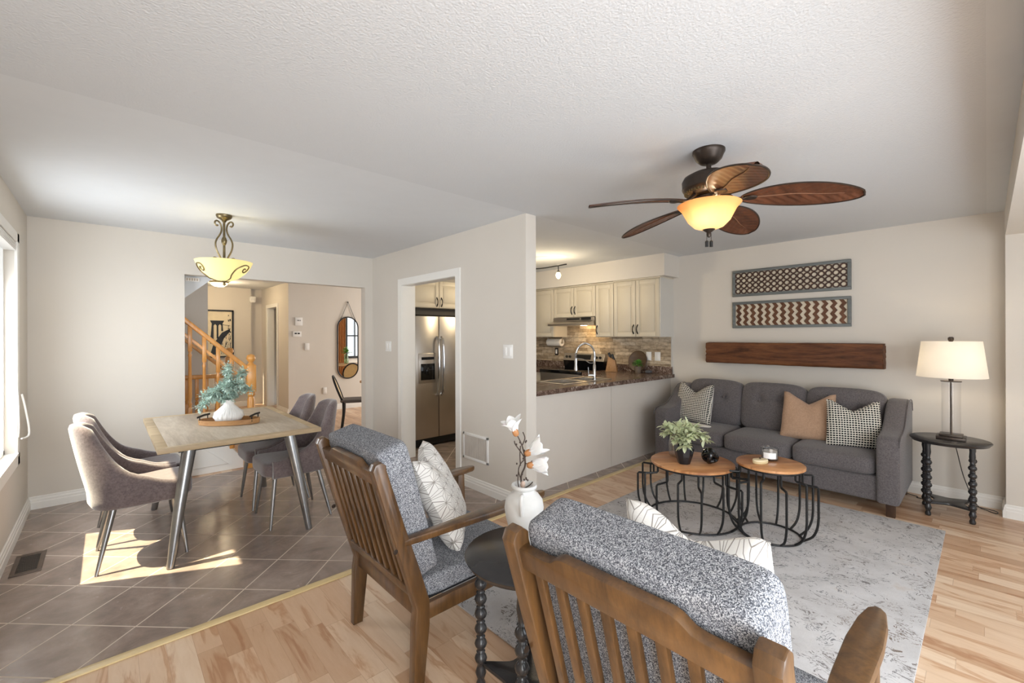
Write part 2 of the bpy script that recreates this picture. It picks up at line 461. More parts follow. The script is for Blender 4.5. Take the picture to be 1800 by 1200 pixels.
def m_emit(name, c, s):
    t = NT(name); t.set(srgb(*c), 0.5); t.b.inputs['Emission Color'].default_value = srgb(*c); t.b.inputs['Emission Strength'].default_value = s; return t.m

WALL = simple('wall_paint', (215, 208, 198), 0.75, var=0.012, scale=2, bump=0.04, bscale=220, spec=0.2)
CEIL = m_ceiling('stippled_ceiling'); CEILS = simple('smooth_ceiling', (216, 218, 220), 0.85, var=0.01, spec=0.15)
TRIM = simple('trim_white', (236, 233, 227), 0.4, var=0.01)
LAM = m_laminate('laminate_planks'); TILE = m_tile('diagonal_floor_tile')
STRIP = m_wood('pale_strip_wood', (202, 176, 124), (226, 204, 156), 8, 'x', 0.35)
STRIPM = STRIP
STONE = m_stone('stacked_stone'); GRAN = m_granite('brown_granite')
CAB = simple('cream_cabinet', (207, 197, 178), 0.45, var=0.02, scale=4)
CABE = simple('grey_end_panel', (206, 202, 194), 0.45, var=0.01)
IRON = simple('black_iron', (34, 33, 33), 0.45, 0.4, var=0.1, scale=30)
BLKW = simple('black_painted_wood', (44, 43, 44), 0.26, 0, var=0.15, scale=14, bump=0.05, bscale=90, spec=0.5)
BRZ = simple('dark_bronze', (64, 54, 47), 0.38, 0.6, var=0.15, scale=25)
BRASS = simple('antique_brass', (128, 114, 84), 0.35, 0.85, var=0.2, scale=30)
STEEL = simple('stainless_steel', (200, 193, 184), 0.33, 1.0, var=0.04, scale=3)
CHROME = simple('chrome', (205, 206, 208), 0.12, 1.0, var=0.02)
GUN = simple('brushed_gunmetal', (158, 159, 160), 0.30, 0.95, var=0.08, scale=20)
SOFA = m_fabric('grey_sofa_fabric', (78, 73, 74), (114, 108, 108), 260, 0.3)
TWEED = m_tweed('grey_tweed')
VELV = m_fabric('mauve_velvet', (98, 86, 86), (122, 109, 108), 90, 0.12, 0.8, 0.6)
WALNUT = m_wood('walnut_frame', (50, 33, 18), (108, 76, 42), 9, 'z', 0.3, 0.5, 0.35)
DFOOT = m_wood('dark_foot_wood', (48, 34, 26), (78, 56, 42), 9, 'z', 0.35)
TABT = m_wood('weathered_oak_top', (146, 132, 116), (200, 190, 174), 7, 'y', 0.45, 0.35, 0, (174, 160, 142), )
ACAC = m_wood('acacia_top', (112, 66, 36), (208, 158, 108), 5, 'x', 0.32, 0.5, 0.2, (180, 124, 78))
def m_planktop(name):
    t = NT(name)
    mp = t.n('ShaderNodeMapping'); mp.inputs['Rotation'].default_value = (0, 0, math.radians(38)); t.l(t.co(), mp.inputs[0])
    s = t.sep(mp.outputs[0]); rw = t.math('FLOOR', t.math('ADD', t.math('DIVIDE', s[1], 0.082), .35)); rnd = t.white(t.comb(rw, 2.2, 5))
    gv = t.comb(t.math('ADD', t.math('MULTIPLY', s[0], 0.16), t.math('MULTIPLY', rnd, 7)), s[1], rnd)
    g = t.noise(14, gv, detail=5, rough=0.62, dist=1.6); g2 = t.noise(80, gv, detail=3, rough=0.7)
    base = t.ramp(rnd, [(0, srgb(158, 104, 64)), (0.35, srgb(186, 130, 84)), (0.7, srgb(206, 154, 106)), (1, srgb(174, 116, 72))])
    col = t.mix(1.0, base, t.ramp(g, [(0.34, (1.08, 1.06, 1.04, 1)), (0.52, (0.94, 0.90, 0.86, 1)), (0.62, (0.60, 0.48, 0.40, 1)), (0.72, (0.9, 0.84, 0.78, 1))]), 'MULTIPLY')
    col = t.mix(0.5, col, t.ramp(g2, [(0.35, (1, 1, 1, 1)), (0.7, (0.82, 0.76, 0.70, 1))]), 'MULTIPLY')
    return t.set(col, 0.3, 0, 0.5, Coat_Weight=0.2)
ACAC = m_planktop('plank_top')
TRAYW = m_wood('tray_wood', (150, 106, 64), (192, 148, 100), 8, 'x', 0.45)
BEAM = m_wood('reclaimed_beam', (34, 20, 12), (128, 84, 52), 8, 'y', 0.6, 0.3, 0, (96, 58, 35))
OAK = m_wood('orange_oak', (188, 120, 50), (226, 164, 88), 8, 'z', 0.3, 0.5, 0.2)
LEAFW = m_wood('fan_blade_wood', (66, 40, 28), (122, 76, 52), 8, 'x', 0.35, 0.4)
VEIN = simple('leaf_vein_wood', (122, 84, 60), 0.4, var=0.1)
CERW = simple('white_ceramic', (232, 230, 226), 0.35, var=0.03, bump=0.05)
CHALK = simple('chalky_white_ceramic', (226, 226, 224), 0.65, var=0.05, scale=12, bump=0.15, bscale=50)
BLKC = simple('black_ceramic', (26, 27, 30), 0.22, var=0.1)
GLOSSB = simple('glossy_black', (12, 12, 14), 0.08, var=0.05)
PLAST = simple('white_plastic', (238, 236, 232), 0.35, var=0.01)
BLKP = simple('black_plastic', (22, 22, 23), 0.3, var=0.05)
GLASS = m_glass('clear_glass', (.985, .985, .985, 1), .06); WGLASS = m_glass('window_glass', (1, 1, 1, 1), 0.05)
MIRROR = simple('mirror_glass', (230, 232, 232), 0.01, 1.0, var=0.0)
LEAF1 = simple('sage_leaf', (198, 204, 166), 0.55, var=0.25, scale=18)
LEAF2 = simple('eucalyptus_leaf', (188, 210, 198), 0.6, var=0.25, scale=22)
LEAF3 = simple('bright_green_leaf', (92, 148, 60), 0.5, var=0.35, scale=30)
STEM = simple('brown_twig', (64, 50, 42), 0.7, var=0.2, scale=30)
PETAL = simple('white_petal', (242, 240, 238), 0.6, var=0.03, Subsurface_Weight=0.1)
SEPAL = simple('tan_sepal', (176, 122, 76), 0.6, var=0.15, scale=40)
CREAMP = simple('mirror_cream', (222, 210, 188), 0.4, var=0.05)
BRNP = m_wood('brown_fretwork', (74, 46, 30), (118, 78, 54), 12, 'z', 0.5)
BRND = simple('dark_fretwork', (70, 48, 38), 0.5, var=0.12, scale=20)
GREYF = m_wood('grey_washed_frame', (92, 96, 96), (124, 128, 126), 12, 'y', 0.55)
RATT = simple('cane_webbing', (208, 180, 130), 0.6, var=0.1, scale=40, bump=0.3, bscale=150)
PAPER = simple('paper_towel', (236, 230, 220), 0.8, var=0.02, bump=0.1)
RUG = m_rug('distressed_rug'); HEX = m_hexpillow('star_line_pillow'); WEAVE = m_weave('black_white_weave')
BEIGE = m_fabric('beige_linen', (160, 128, 104), (184, 152, 126), 220, 0.3)
IVORY = m_fabric('ivory_cloth', (222, 216, 206), (236, 231, 222), 160, 0.2)
BOWLF = m_shade('amber_alabaster_glass', (252, 214, 146), (250, 200, 120), 0.26, 0.5, (-.40, -.295))
BOWLP = m_shade('cream_alabaster_glass', (248, 238, 180), (246, 220, 140), 0.26, 0.5)
BOWLH = m_shade('hall_light_glass', (245, 235, 210), (255, 236, 190), 1.2)
SHADE = m_shade('white_drum_shade', (240, 234, 224), (255, 236, 208), 0.12, 0.45)
BULB = m_emit('bulb', (255, 236, 196), 6.0)
DARK = simple('dark_gap', (30, 28, 27), 0.6)
CARPET = m_fabric('beige_carpet', (196, 182, 162), (222, 210, 190), 140, 0.6)
VENTM = simple('bronze_register', (98, 84, 74), 0.45, 0.3, var=0.1)

# ------------------------------------------------------------------ room shell
H = 2.44
def wallbox(name, boxes, mat=None):
    m = MB()
    for b in boxes: m.box(*b)
    return struct(m.make(name, mat or WALL, smooth=False))
XW, XK, XS, YD = -0.485, 2.53, 5.38, 5.40
struct(MB().box(XW - .12, 5.5, -1.62, 2.62, -.05, 0).make('floor', LAM, smooth=False, shift=(0, 0, 0)))
struct(MB().box(XW - .12, 5.5, 2.62, 5.46, -.05, 0).box(2.65, 5.5, 5.46, 5.62, -.05, 0).make('floor.001', TILE, smooth=False, shift=(0, 0, 0)))
struct(MB().box(-1.4, 2.65, 5.46, 11, -.05, 0).box(2.65, 6.6, 5.62, 8.9, -.05, 0).make('floor.002', LAM, smooth=False, shift=(0, 0, 0)))
struct(MB().box(XW, 5.38, 2.598, 2.648, 0.0, 0.009, .004).make('trim_1', STRIP))
struct(MB().box(XW - .12, 5.5, 0.0, 2.56, H, H + .06).make('ceiling', CEIL, smooth=False, shift=(0, 0, 0)))
struct(MB().box(XW - .12, 5.5, -.1, 0.0, H, H + .06).box(XW - .12, 5.5, 2.56, 5.62, H, H + .06).box(-1.4, 6.6, 5.62, 11, H, H + .06).make('ceiling.001', CEILS, smooth=False, shift=(0, 0, 0)))
WY0, WY1, WZ0, WZ1 = 3.74, 4.72, 0.60, 2.12
wallbox('wall_left', [(XW - .12, XW, 0.2, WY0, 0, H), (XW - .12, XW, WY1, YD, 0, H), (XW - .12, XW, WY0, WY1, 0, WZ0), (XW - .12, XW, WY0, WY1, WZ1, H),
                      (XW - .12, XW, -1.62, 0.2, 0, H)])
wallbox('wall_back', [(XW - .12, .568, YD, YD + .12, 0, H), (.568, 2.65, YD, YD + .12, 2.055, H), (2.43, 2.53, YD, YD + .12, 0, 2.055)])
wallbox('wall_kitchen', [(XK, XK + .12, 2.57, 3.54, 0, H), (XK, XK + .12, 4.63, 5.62, 0, H), (XK, XK + .12, 3.54, 4.63, 2.03, H), (2.65, 2.70, 4.63, 5.62, 0, H)])
wallbox('wall_right', [(XS, XS + .12, -.1, 5.62, 0, H)])
wallbox('wall_alcove', [(5.17, XS + .12, -1.62, -.1, 0, H + .06)])
wallbox('wall_header', [(XW - .12, 5.17, -1.62, -.1, 2.21, H + .06)])
wallbox('wall_rear', [(XW - .12, 0.2, -1.62, -1.5, 0, 2.21), (4.85, 5.17, -1.62, -1.5, 0, 2.21), (.2, 4.85, -1.62, -1.5, 2.12, 2.21), (.2, 4.85, -1.62, -1.5, 0, .08)])
wallbox('wall_kitchen_back', [(2.65, 6.6, 5.62, 5.74, 0, H)])
wallbox('wall_soffit', [(5.0, XS, 2.67, 5.62, 2.17, H)])
wallbox('wall_peninsula', [(2.65, 4.05, 2.79, 2.87, 0, .888), (4.056, XS, 2.79, 2.87, 0, .888)], simple('peninsula_paint', (214, 206, 196), .6, var=.01))
# hall and front room
wallbox('wall_stair', [(-1.3, .93, 6.62, 6.74, 0, H), (.85, .93, 6.74, 10.45, 0, H)])
wallbox('wall_hall_end', [(.93, 2.22, 10.45, 10.57, 0, H), (2.22, 2.6, 10.6, 10.72, 0, H)])
wallbox('wall_hall_right', [(2.45, 2.57, 8.7, 9.42, 0, H), (2.45, 2.57, 10.12, 10.6, 0, H), (2.45, 2.57, 9.42, 10.12, 2.02, H)])
wallbox('wall_front_room', [(2.57, 6.6, 8.7, 8.82, 0, H)])
wallbox('wall_front_side', [(6.5, 6.62, 5.74, 6.1, 0, H), (6.5, 6.62, 8.3, 8.7, 0, H), (6.5, 6.62, 6.1, 8.3, 0, .6), (6.5, 6.62, 6.1, 8.3, 2.1, H)])
wallbox('wall_stair_left', [(-1.42, -1.3, 5.52, 11, 0, H)])
# sloped underside of the upper flight above the stairs
struct(MB().prism([(0.0, 1.30), (0.84, 2.062), (.84, H), (0.0, H)], YD + .13, 6.61, 'xz').make('trim_2', CEILS, smooth=False))

# baseboards: stepped profile
def baseboard(name, x0, y0, x1, y1, nx, ny, h=.105):
    """runs from (x0,y0) to (x1,y1) on the wall; (nx,ny) points into the room"""
    prof = [(0, 0), (.018, 0), (.018, .055), (.014, .062), (.014, h - .028), (.009, h - .018), (.009, h - .006), (.004, h), (0, h)]
    m = MB(); A = []; B = []
    for (d, z) in prof:
        A.append(m.bm.verts.new((x0 + nx * d, y0 + ny * d, z))); B.append(m.bm.verts.new((x1 + nx * d, y1 + ny * d, z)))
    for i in range(len(prof)):
        j = (i + 1) % len(prof); m.bm.faces.new((A[i], A[j], B[j], B[i]))
    m.bm.faces.new(A); m.bm.faces.new(B[::-1])
    return struct(m.make(name, TRIM, smooth=False))
e = .0005
baseboard('baseboard_left', XW + e, -1.5, XW + e, YD, 1, 0)
baseboard('baseboard_back', XW, YD - e, .568, YD - e, 0, -1)
baseboard('baseboard_kitchen', XK - e, 2.575, XK - e, 3.47, -1, 0)
baseboard('baseboard_kitchen.001', XK - e, 4.70, XK - e, YD, -1, 0)
baseboard('baseboard_kitchen_end', XK - .018, 2.57 - e, 2.65, 2.57 - e, 0, -1)
baseboard('baseboard_right', XS - e, -.1, XS - e, 2.6, -1, 0)
baseboard('baseboard_alcove', 5.17 - e, -1.5, 5.17 - e, -.1, -1, 0)
baseboard('baseboard_alcove_return', 5.17 - .018, -.1 + e, 5.36, -.1 + e, 0, 1)
baseboard('baseboard_front_room', 2.57, 8.7 - e, 6.5, 8.7 - e, 0, -1)
baseboard('baseboard_hall_right', 2.45 - e, 8.7, 2.45 - e, 9.35, -1, 0)
baseboard('baseboard_hall_end', .93, 10.45 - e, 2.22, 10.45 - e, 0, -1)
# kitchen doorway casing
m = MB()
m.box(XK - .015, XK, 3.47, 3.545, 0, 2.025).box(XK - .015, XK, 4.625, 4.70, 0, 2.025).box(XK - .015, XK, 3.47, 4.70, 2.025, 2.10)
m.box(XK, XK + .17, 4.622, 4.63, 0, 2.03).box(XK, XK + .12, 3.54, 3.548, 0, 2.03).box(XK, XK + .12, 3.54, 4.63, 2.022, 2.03)
struct(m.make('trim_3', TRIM, smooth=False))
# dining window
wr = MB()
cw = .065
wr.box(XW, XW + .016, WY0 - cw, WY0 + .004, WZ0 - .09, WZ1 + cw, .004).box(XW, XW + .016, WY1 - .004, WY1 + cw + .02, WZ0 - .09, WZ1 + cw, .004)
wr.box(XW, XW + .016, WY0 - cw, WY1 + cw + .02, WZ1 - .004, WZ1 + cw, .004).box(XW, XW + .016, WY0 - cw, WY1 + cw + .02, WZ0 - .09, WZ0, .004)
wr.box(XW - .12, XW + .02, WY0, WY1, WZ0 - .018, WZ0 + .004)
fr = MB(); q = XW - .09
fr.box(q, q + .04, WY0, WY0 + .03, WZ0, WZ1).box(q, q + .04, WY1 - .03, WY1, WZ0, WZ1).box(q, q + .04, WY0, WY1, WZ0, WZ0 + .035).box(q, q + .04, WY0, WY1, WZ1 - .03, WZ1)
win = struct(wr.make('window_1', TRIM, smooth=False))
L = win.location
fr.make('window_frame', PLAST, win, smooth=False, shift=L)
MB().box(q + .02, q + .026, WY0 + .05, WY1 - .05, WZ0 + .05, WZ1 - .05).make('pane', WGLASS, win, smooth=False, shift=L)
m = MB()
for k in range(5): m.box(XW - .05, XW + .01, WY0 + .015, WY1 - .015, WZ1 - .020 - k * .012, WZ1 - .010 - k * .012, .003)
o = m.make('blind', PLAST); tag(o, 'white pleated blind drawn up at the top of the dining window', 'blind')
m = MB().tube(bez([(XW + .03, 4.76, 1.02), (XW + .045, 4.80, .9), (XW + .06, 4.82, .72), (XW + .03, 4.74, .70)]), .006)
m.tube(bez([(XW + .02, 4.66, 1.05), (XW + .03, 4.60, .95), (XW + .03, 4.63, .80), (XW + .02, 4.70, .72)]), .003)
tag(m.make('window_crank', PLAST), 'white crank handle at the lower corner of the dining window', 'handle')
# patio door behind the camera
m = MB()
for x in (.2, 1.72, 3.28, 4.79): m.box(x, x + .06, -1.58, -1.53, .08, 2.12)
m.box(.2, 4.85, -1.58, -1.53, .08, .15).box(.2, 4.85, -1.58, -1.53, 2.05, 2.12)
dr = struct(m.make('door_1', PLAST, smooth=False))
MB().box(.25, 4.8, -1.556, -1.55, .12, 2.08).make('pane', WGLASS, dr, smooth=False, shift=dr.location)
m = MB().box(6.52, 6.56, 6.1, 6.16, .6, 2.1).box(6.52, 6.56, 8.24, 8.3, .6, 2.1).box(6.52, 6.56, 6.1, 8.3, .6, .66).box(6.52, 6.56, 6.1, 8.3, 2.04, 2.1).box(6.52, 6.56, 7.17, 7.23, .6, 2.1)
wn2 = struct(m.make('window_2', PLAST, smooth=False))
# hall door
m = MB().box(2.435, 2.45, 9.35, 9.42, 0, 2.02).box(2.435, 2.45, 10.12, 10.19, 0, 2.02).box(2.435, 2.45, 9.35, 10.19, 2.02, 2.09)
m.box(2.45, 2.57, 9.42, 9.432, 0, 2.02).box(2.45, 2.57, 10.108, 10.12, 0, 2.02)
struct(m.make('trim_4', TRIM, smooth=False))
Mr = Matrix.Translation((2.52, 9.44, 0)) @ Matrix.Rotation(math.radians(-68), 4, 'Z')
dm = MB().box(0, .035, 0, .66, .01, 2.0, M=Mr)
for (a, b) in ((.12, .9), (1.05, 1.85)): dm.box(-.006, .002, .1, .56, a, b, .004, M=Mr)
struct(dm.make('door_2', TRIM, smooth=False))
wallbox('wall_closet', [(2.57, 3.4, 10.2, 10.3, 0, H), (3.3, 3.4, 8.82, 10.2, 0, H)])

# ------------------------------------------------------------------ kitchen
def door_panel(m, x, y0, y1, z0, z1, d=-1):
    """raised panel cabinet door in the plane X=x, front towards -X"""
    m.box(x - .018, x, y0 + .002, y1 - .002, z0 + .002, z1 - .002, .003)
    f = .055
    for (a, b, c, e2) in ((y0 + .004, y0 + f, z0 + .004, z1 - .004), (y1 - f, y1 - .004, z0 + .004, z1 - .004), (y0 + f, y1 - f, z0 + .004, z0 + f), (y0 + f, y1 - f, z1 - f, z1 - .004)):
        m.box(x - .026, x - .017, a, b, c, e2, .003)
    m.box(x - .024, x - .017, y0 + f + .018, y1 - f - .018, z0 + f + .018, z1 - f - .018, .006)
def bow_handle(m, x, y, z, L=.115):
    m.tube(bez([(x, y, z - L / 2), (x - .022, y, z - L / 4), (x - .028, y, z), (x - .022, y, z + L / 4), (x, y, z + L / 2)], 5), [.0075] * 6 + [.006] * 9 + [.0075] * 6)
    m.soft((x - .002, y, z - L / 2), (.01, .012, .016), 2, 4); m.soft((x - .002, y, z + L / 2), (.01, .012, .016), 2, 4)
cabs = [
    ('double-door cream wall cabinet at the open end of the kitchen run, beside the living room', 2.745, 3.43, 1.415, 2.155, 2, True),
    ('narrow single-door cream wall cabinet right of the range hood', 3.432, 3.73, 1.415, 2.15, 1, False),
    ('short two-door cream wall cabinet directly above the range hood', 3.732, 4.515, 1.705, 2.15, 2, False),
    ('cream wall cabinet left of the range hood, partly behind the wall end', 4.517, 5.0, 1.415, 2.15, 1, False),
]
for i, (lab, y0, y1, z0, z1, nd, ep) in enumerate(cabs):
    t = thing('wall_cabinet', lab, 'cabinet', (5.2, (y0 + y1) / 2, z0), group='cream kitchen wall cabinets')
    Ls = t.location
    MB().box(5.07, XS, y0 + (.012 if ep else 0), y1, z0, z1).make('carcass', CAB, t, smooth=False, shift=Ls)
    if ep: MB().box(5.05, XS, y0, y0 + .012, z0, z1 + .0).make('end_panel', CABE, t, smooth=False, shift=Ls)['label'] = 'grey-white end panel'
    w_ = (y1 - y0 - (.012 if ep else 0)) / nd; ys = y0 + (.012 if ep else 0)
    for k in range(nd):
        dmm = MB(); door_panel(dmm, 5.068, ys + k * w_, ys + (k + 1) * w_, z0, z1 - .01)
        d_ = dmm.make('door', CAB, t, shift=Ls)
        if nd == 2: hy = ys + w_ + (.03 if k else -.03)
        else: hy = (y1 - .03) if i == 1 else (y1 - .03)
        hz = z0 + .1
        hm = MB(); bow_handle(hm, 5.044, hy, hz); hm.make('handle', BLKP, d_, shift=Ls)
    MB().box(5.035, XS, y0, y1, z1, z1 + .016, .003).make('crown', CAB, t, shift=Ls)
# range hood
t = thing('range_hood', 'stainless range hood under the short cabinet with its lamp lit', 'range hood', (5.15, 4.12, 1.58)); Ls = t.location
MB().prism([(4.90, 1.58), (4.90, 1.61), (5.03, 1.655), (5.03, 1.70), (XS, 1.70), (XS, 1.58)], 3.74, 4.51, 'xz', .003).make('body', STEEL, t, smooth=False, shift=Ls)
MB().box(5.022, 5.031, 3.80, 3.97, 1.66, 1.698).box(5.022, 5.031, 4.0, 4.24, 1.668, 1.69).make('control_panel', BLKP, t, smooth=False, shift=Ls)
lamp(t, (.0, -.1, -.03), 3.2, (1, .72, .38), .05)
# backsplash, upstand and counters
struct(MB().box(5.362, XS, 2.77, 5.62, 1.03, 1.415).box(5.362, XS, 3.735, 4.512, 1.41, 1.72).make('wall_backsplash', STONE, smooth=False, shift=(0, 0, 0)))
struct(MB().box(5.358, XS, 2.762, 2.772, 1.03, 1.415).make('trim_5', CABE, smooth=False))
t = thing('countertop', 'speckled brown granite countertop running along the pass-through', 'countertop', (4.0, 2.75, .89)); Ls = t.location
SX0, SX1, SY0, SY1 = 3.42, 4.22, 2.93, 3.28
m = MB()
z0, z1 = .89, .935
m.box(2.652, SX0, 2.735, 3.38, z0, z1).box(SX1, XS, 2.735, 3.38, z0, z1).box(SX0, SX1, 2.735, SY0, z0, z1).box(SX0, SX1, SY1, 3.38, z0, z1)
m.box(4.74, XS, 3.38, 3.735, z0, z1)
m.make('slab', GRAN, t, smooth=False, shift=Ls)
MB().box(5.355, XS, 2.76, 3.735, .935, 1.03, .003).make('upstand', GRAN, t, smooth=False, shift=Ls)
t = thing('countertop', 'short run of brown granite countertop beyond the stove', 'countertop', (5.0, 5.0, .89)); Ls = t.location
MB().box(4.74, XS, 4.515, 5.6, z0, z1).make('slab', GRAN, t, smooth=False, shift=Ls)
MB().box(5.355, XS, 4.515, 5.6, .935, 1.03, .003).make('upstand', GRAN, t, smooth=False, shift=Ls)
tag(MB().box(2.66, 3.38, 2.88, 3.34, .1, .888).box(3.38, 4.26, 2.88, 3.34, .1, .77).box(4.26, 4.74, 2.88, 3.34, .1, .888).box(4.74, XS - .01, 2.88, 3.73, .1, .888).make('base_cabinet', CAB, smooth=False), 'cream base cabinets carrying the granite countertop', 'cabinet')
tag(MB().box(4.78, XS - .01, 4.52, 5.6, .1, .888).make('base_cabinet', CAB, smooth=False), 'cream base cabinet on the far side of the stove', 'cabinet')
# sink
t = thing('sink', 'stainless double-bowl sink set into the granite countertop', 'sink', (3.82, 3.1, .93)); Ls = t.location
for k, (a, b) in enumerate(((SX0 + .02, 3.80), (3.84, SX1 - .02))):
    m = MB(); zb = .78
    m.box(a, b, SY0 + .01, SY1 - .01, zb, zb + .008).box(a, a + .006, SY0 + .01, SY1 - .01, zb, .94).box(b - .006, b, SY0 + .01, SY1 - .01, zb, .94)
    m.box(a, b, SY0 + .01, SY0 + .016, zb, .94).box(a, b, SY1 - .016, SY1 - .01, zb, .94)
    m.make('bowl', STEEL, t, smooth=False, shift=Ls)
m = MB()
m.box(SX0 - .02, SX1 + .02, SY0 - .02, SY0 + .018, .934, .942, .002).box(SX0 - .02, SX1 + .02, SY1 - .018, SY1 + .02, .934, .942, .002)
m.box(SX0 - .02, SX0 + .024, SY0, SY1, .934, .942, .002).box(SX1 - .024, SX1 + .02, SY0, SY1, .934, .942, .002).box(3.796, 3.844, SY0, SY1, .934, .942, .002)
m.make('rim', STEEL, t, shift=Ls)
# faucet
t = thing('kitchen_faucet', 'tall chrome spring-neck faucet beside the double sink', 'faucet', (4.0, 2.975, .935 + .007)); 
MB().disc_lathe([(.026, 0), (.026, .012), (.017, .02), (.017, .16), (.012, .17), (.012, .24)], seg=20).make('post', CHROME, t)
dx, dy = -.50, .62; n_ = math.hypot(dx, dy); dx, dy = -.62, .78
arc = [(0, 0, .2), (0, 0, .30), (dx * .03, dy * .03, .37), (dx * .10, dy * .10, .405), (dx * .17, dy * .17, .37), (dx * .205, dy * .205, .29), (dx * .205, dy * .205, .22)]
pts = bez(arc, 14)
m = MB().tube(pts, [.0115 + .002 * (i % 2) for i in range(len(pts))], 10); m.make('spring_neck', CHROME, t)
M_ = Matrix.Translation((dx * .205, dy * .205, 0))
MB().disc_lathe([(.016, .235), (.018, .20), (.015, .17), (.022, .11), (.022, .10)][::-1], seg=16, M=M_).make('spray_head', CHROME, t)
MB().tube(bez([(0, 0, .19), (dx * .05, dy * .05, .185), (dx * .12, dy * .12, .225), (dx * .205, dy * .205, .235)], 8), .005, 8).make('hose_arm', CHROME, t)
MB().tube([(0, 0, .05), (-.055, .045, .05)], .015, 12).tube([(-.05, .042, .05), (-.055, .045, .14)], .005, 8).make('lever', CHROME, t)
# stove
t = thing('stove', 'stainless and black electric stove with a raised back panel', 'stove', (5.0, 4.125, 0)); Ls = t.location
MB().box(4.74, 5.36, 3.742, 4.508, .02, .90).make('body', STEEL, t, smooth=False, shift=Ls)
MB().box(4.72, 5.34, 3.742, 4.508, .90, .945, .006).make('cooktop', GLOSSB, t, shift=Ls)
MB().prism([(5.28, .945), (5.25, 1.06), (5.34, 1.06), (5.34, .945)], 3.745, 4.505, 'xz', .01).make('lower_back', GLOSSB, t, smooth=False, shift=Ls)
bk = MB().prism([(5.25, 1.058), (5.285, 1.165), (5.34, 1.165), (5.34, 1.058)], 3.745, 4.505, 'xz', .006).make('control_panel', STEEL, t, smooth=False, shift=Ls)
Mk = Matrix.Translation((5.26, 0, 1.11)) @ Matrix.Rotation(math.radians(-72), 4, 'Y')
for yy in (4.44, 4.375, 3.875, 3.81):
    MB().disc_lathe([(.021, 0), (.018, .018)], seg=14, M=Matrix.Translation((5.268, yy, 1.11)) @ Matrix.Rotation(math.radians(-72), 4, 'Y')).make('knob', BLKP, bk, shift=Ls)
MB().box(-.002, .006, 3.98, 4.27, -.036, .036, M=Matrix.Translation((5.2655, 0, 1.112)) @ Matrix.Rotation(math.radians(18), 4, 'Y')).make('display', BLKP, bk, smooth=False, shift=Ls)
# small kitchen things
t = thing('knife_block', 'slanted wooden knife block full of black-handled knives beside the stove', 'knife block', (5.16, 3.53, .936), math.radians(25))
Mk = Matrix.Rotation(math.radians(-32), 4, 'X')
MB().prism([(-.07, 0), (.09, 0), (.05, .21), (-.04, .16)][::1], -.05, .05, 'yz', .006).make('block', TRAYW, t)
for r_ in range(2):
    for k in range(3):
        a = Vector((-.03 + k * .03, .02 - .045 * r_ + .0, .175 - r_ * .02)); d_ = Vector((0, .35, .94))
        MB().tube([a, a + d_ * .035, a + d_ * .09], [.012, .010, .013], 8).make('knife', BLKP, t)
tag(MB().disc_lathe([(.012, -.012), (.155, -.012), (.165, 0), (.155, .012), (.14, .004)], seg=40, M=Matrix.Translation((5.322, 3.235, 1.085)) @ Matrix.Rotation(math.radians(-80), 4, 'Y') @ Matrix.Scale(.88, 4)).make('wooden_plate', m_wood('dark_plate_wood', (72, 54, 40), (104, 82, 62), 8, 'y', .4)), 'round dark wooden plate leaning on the backsplash behind the little plant', 'plate')
def leaf(m, p, d, L, w_, bendz=-.2, fold=.15):
    """a small curved leaf from point p along direction d"""
    d = Vector(d).normalized(); s_ = d.cross(Vector((0, 0, 1)))
    if s_.length < .1: s_ = Vector((1, 0, 0))
    s_.normalize(); u_ = s_.cross(d).normalized(); n = 5
    rows = []
    for i in range(n + 1):
        t_ = i / n; ww = w_ * math.sin(PI * min(1, t_ * .92 + .08)) ** .7 * (1 if i < n else 0)
        c = Vector(p) + d * (L * t_) + u_ * (bendz * L * t_ * t_)
        rows.append([m.bm.verts.new(c - s_ * ww * .5 + u_ * fold * ww), m.bm.verts.new(c), m.bm.verts.new(c + s_ * ww * .5 + u_ * fold * ww)])
    for A, B in zip(rows, rows[1:]):
        for k in range(2): m.bm.faces.new((A[k], A[k + 1], B[k + 1], B[k]))
t = thing('potted_herb', 'small bright green potted herb on the counter in front of the wooden plate', 'plant', (5.22, 3.17, .936))
MB().disc_lathe([(.035, 0), (.045, .06), (.05, .085), (.042, .085)], seg=20).make('pot', simple('taupe_pot', (110, 96, 82), .7), t)
m = MB(); R = random.Random(3)
for k in range(150):
    a = R.uniform(0, 2 * PI); el = R.uniform(-.1, 1.4); rr = R.uniform(.3, 1) * .075
    d_ = Vector((math.cos(a) * math.cos(el), math.sin(a) * math.cos(el), math.sin(el)))
    leaf(m, Vector((0, 0, .10)) + d_ * rr * .8, d_ + Vector((R.uniform(-.5, .5), R.uniform(-.5, .5), R.uniform(-.3, .5))), .035, .015)
m.make('foliage', LEAF3, t, recalc=False)
tag(MB().soft((5.25, 3.03, .957), (.07, .09, .04), 3, 6).make('sponge_dish', simple('slate_grey', (84, 84, 88), .5)), 'small slate-grey dish on the counter right of the potted herb', 'dish')
t = thing('paper_towel_holder', 'white paper towel roll mounted under the cabinet left of the hood', 'paper towel roll', (5.26, 4.68, 1.33))
Mx = Matrix.Rotation(PI / 2, 4, 'X')
MB().lathe([(.02, -.14), (.058, -.14), (.058, .14), (.02, .14), (.02, -.14)], seg=28, M=Mx).make('roll', PAPER, t)
MB().disc_lathe([(.016, -.16), (.016, .16)], seg=14, M=Mx).box(-.01, .01, .145, .155, 0, .085).box(-.01, .01, -.155, -.145, 0, .085).make('rod', STEEL, t)
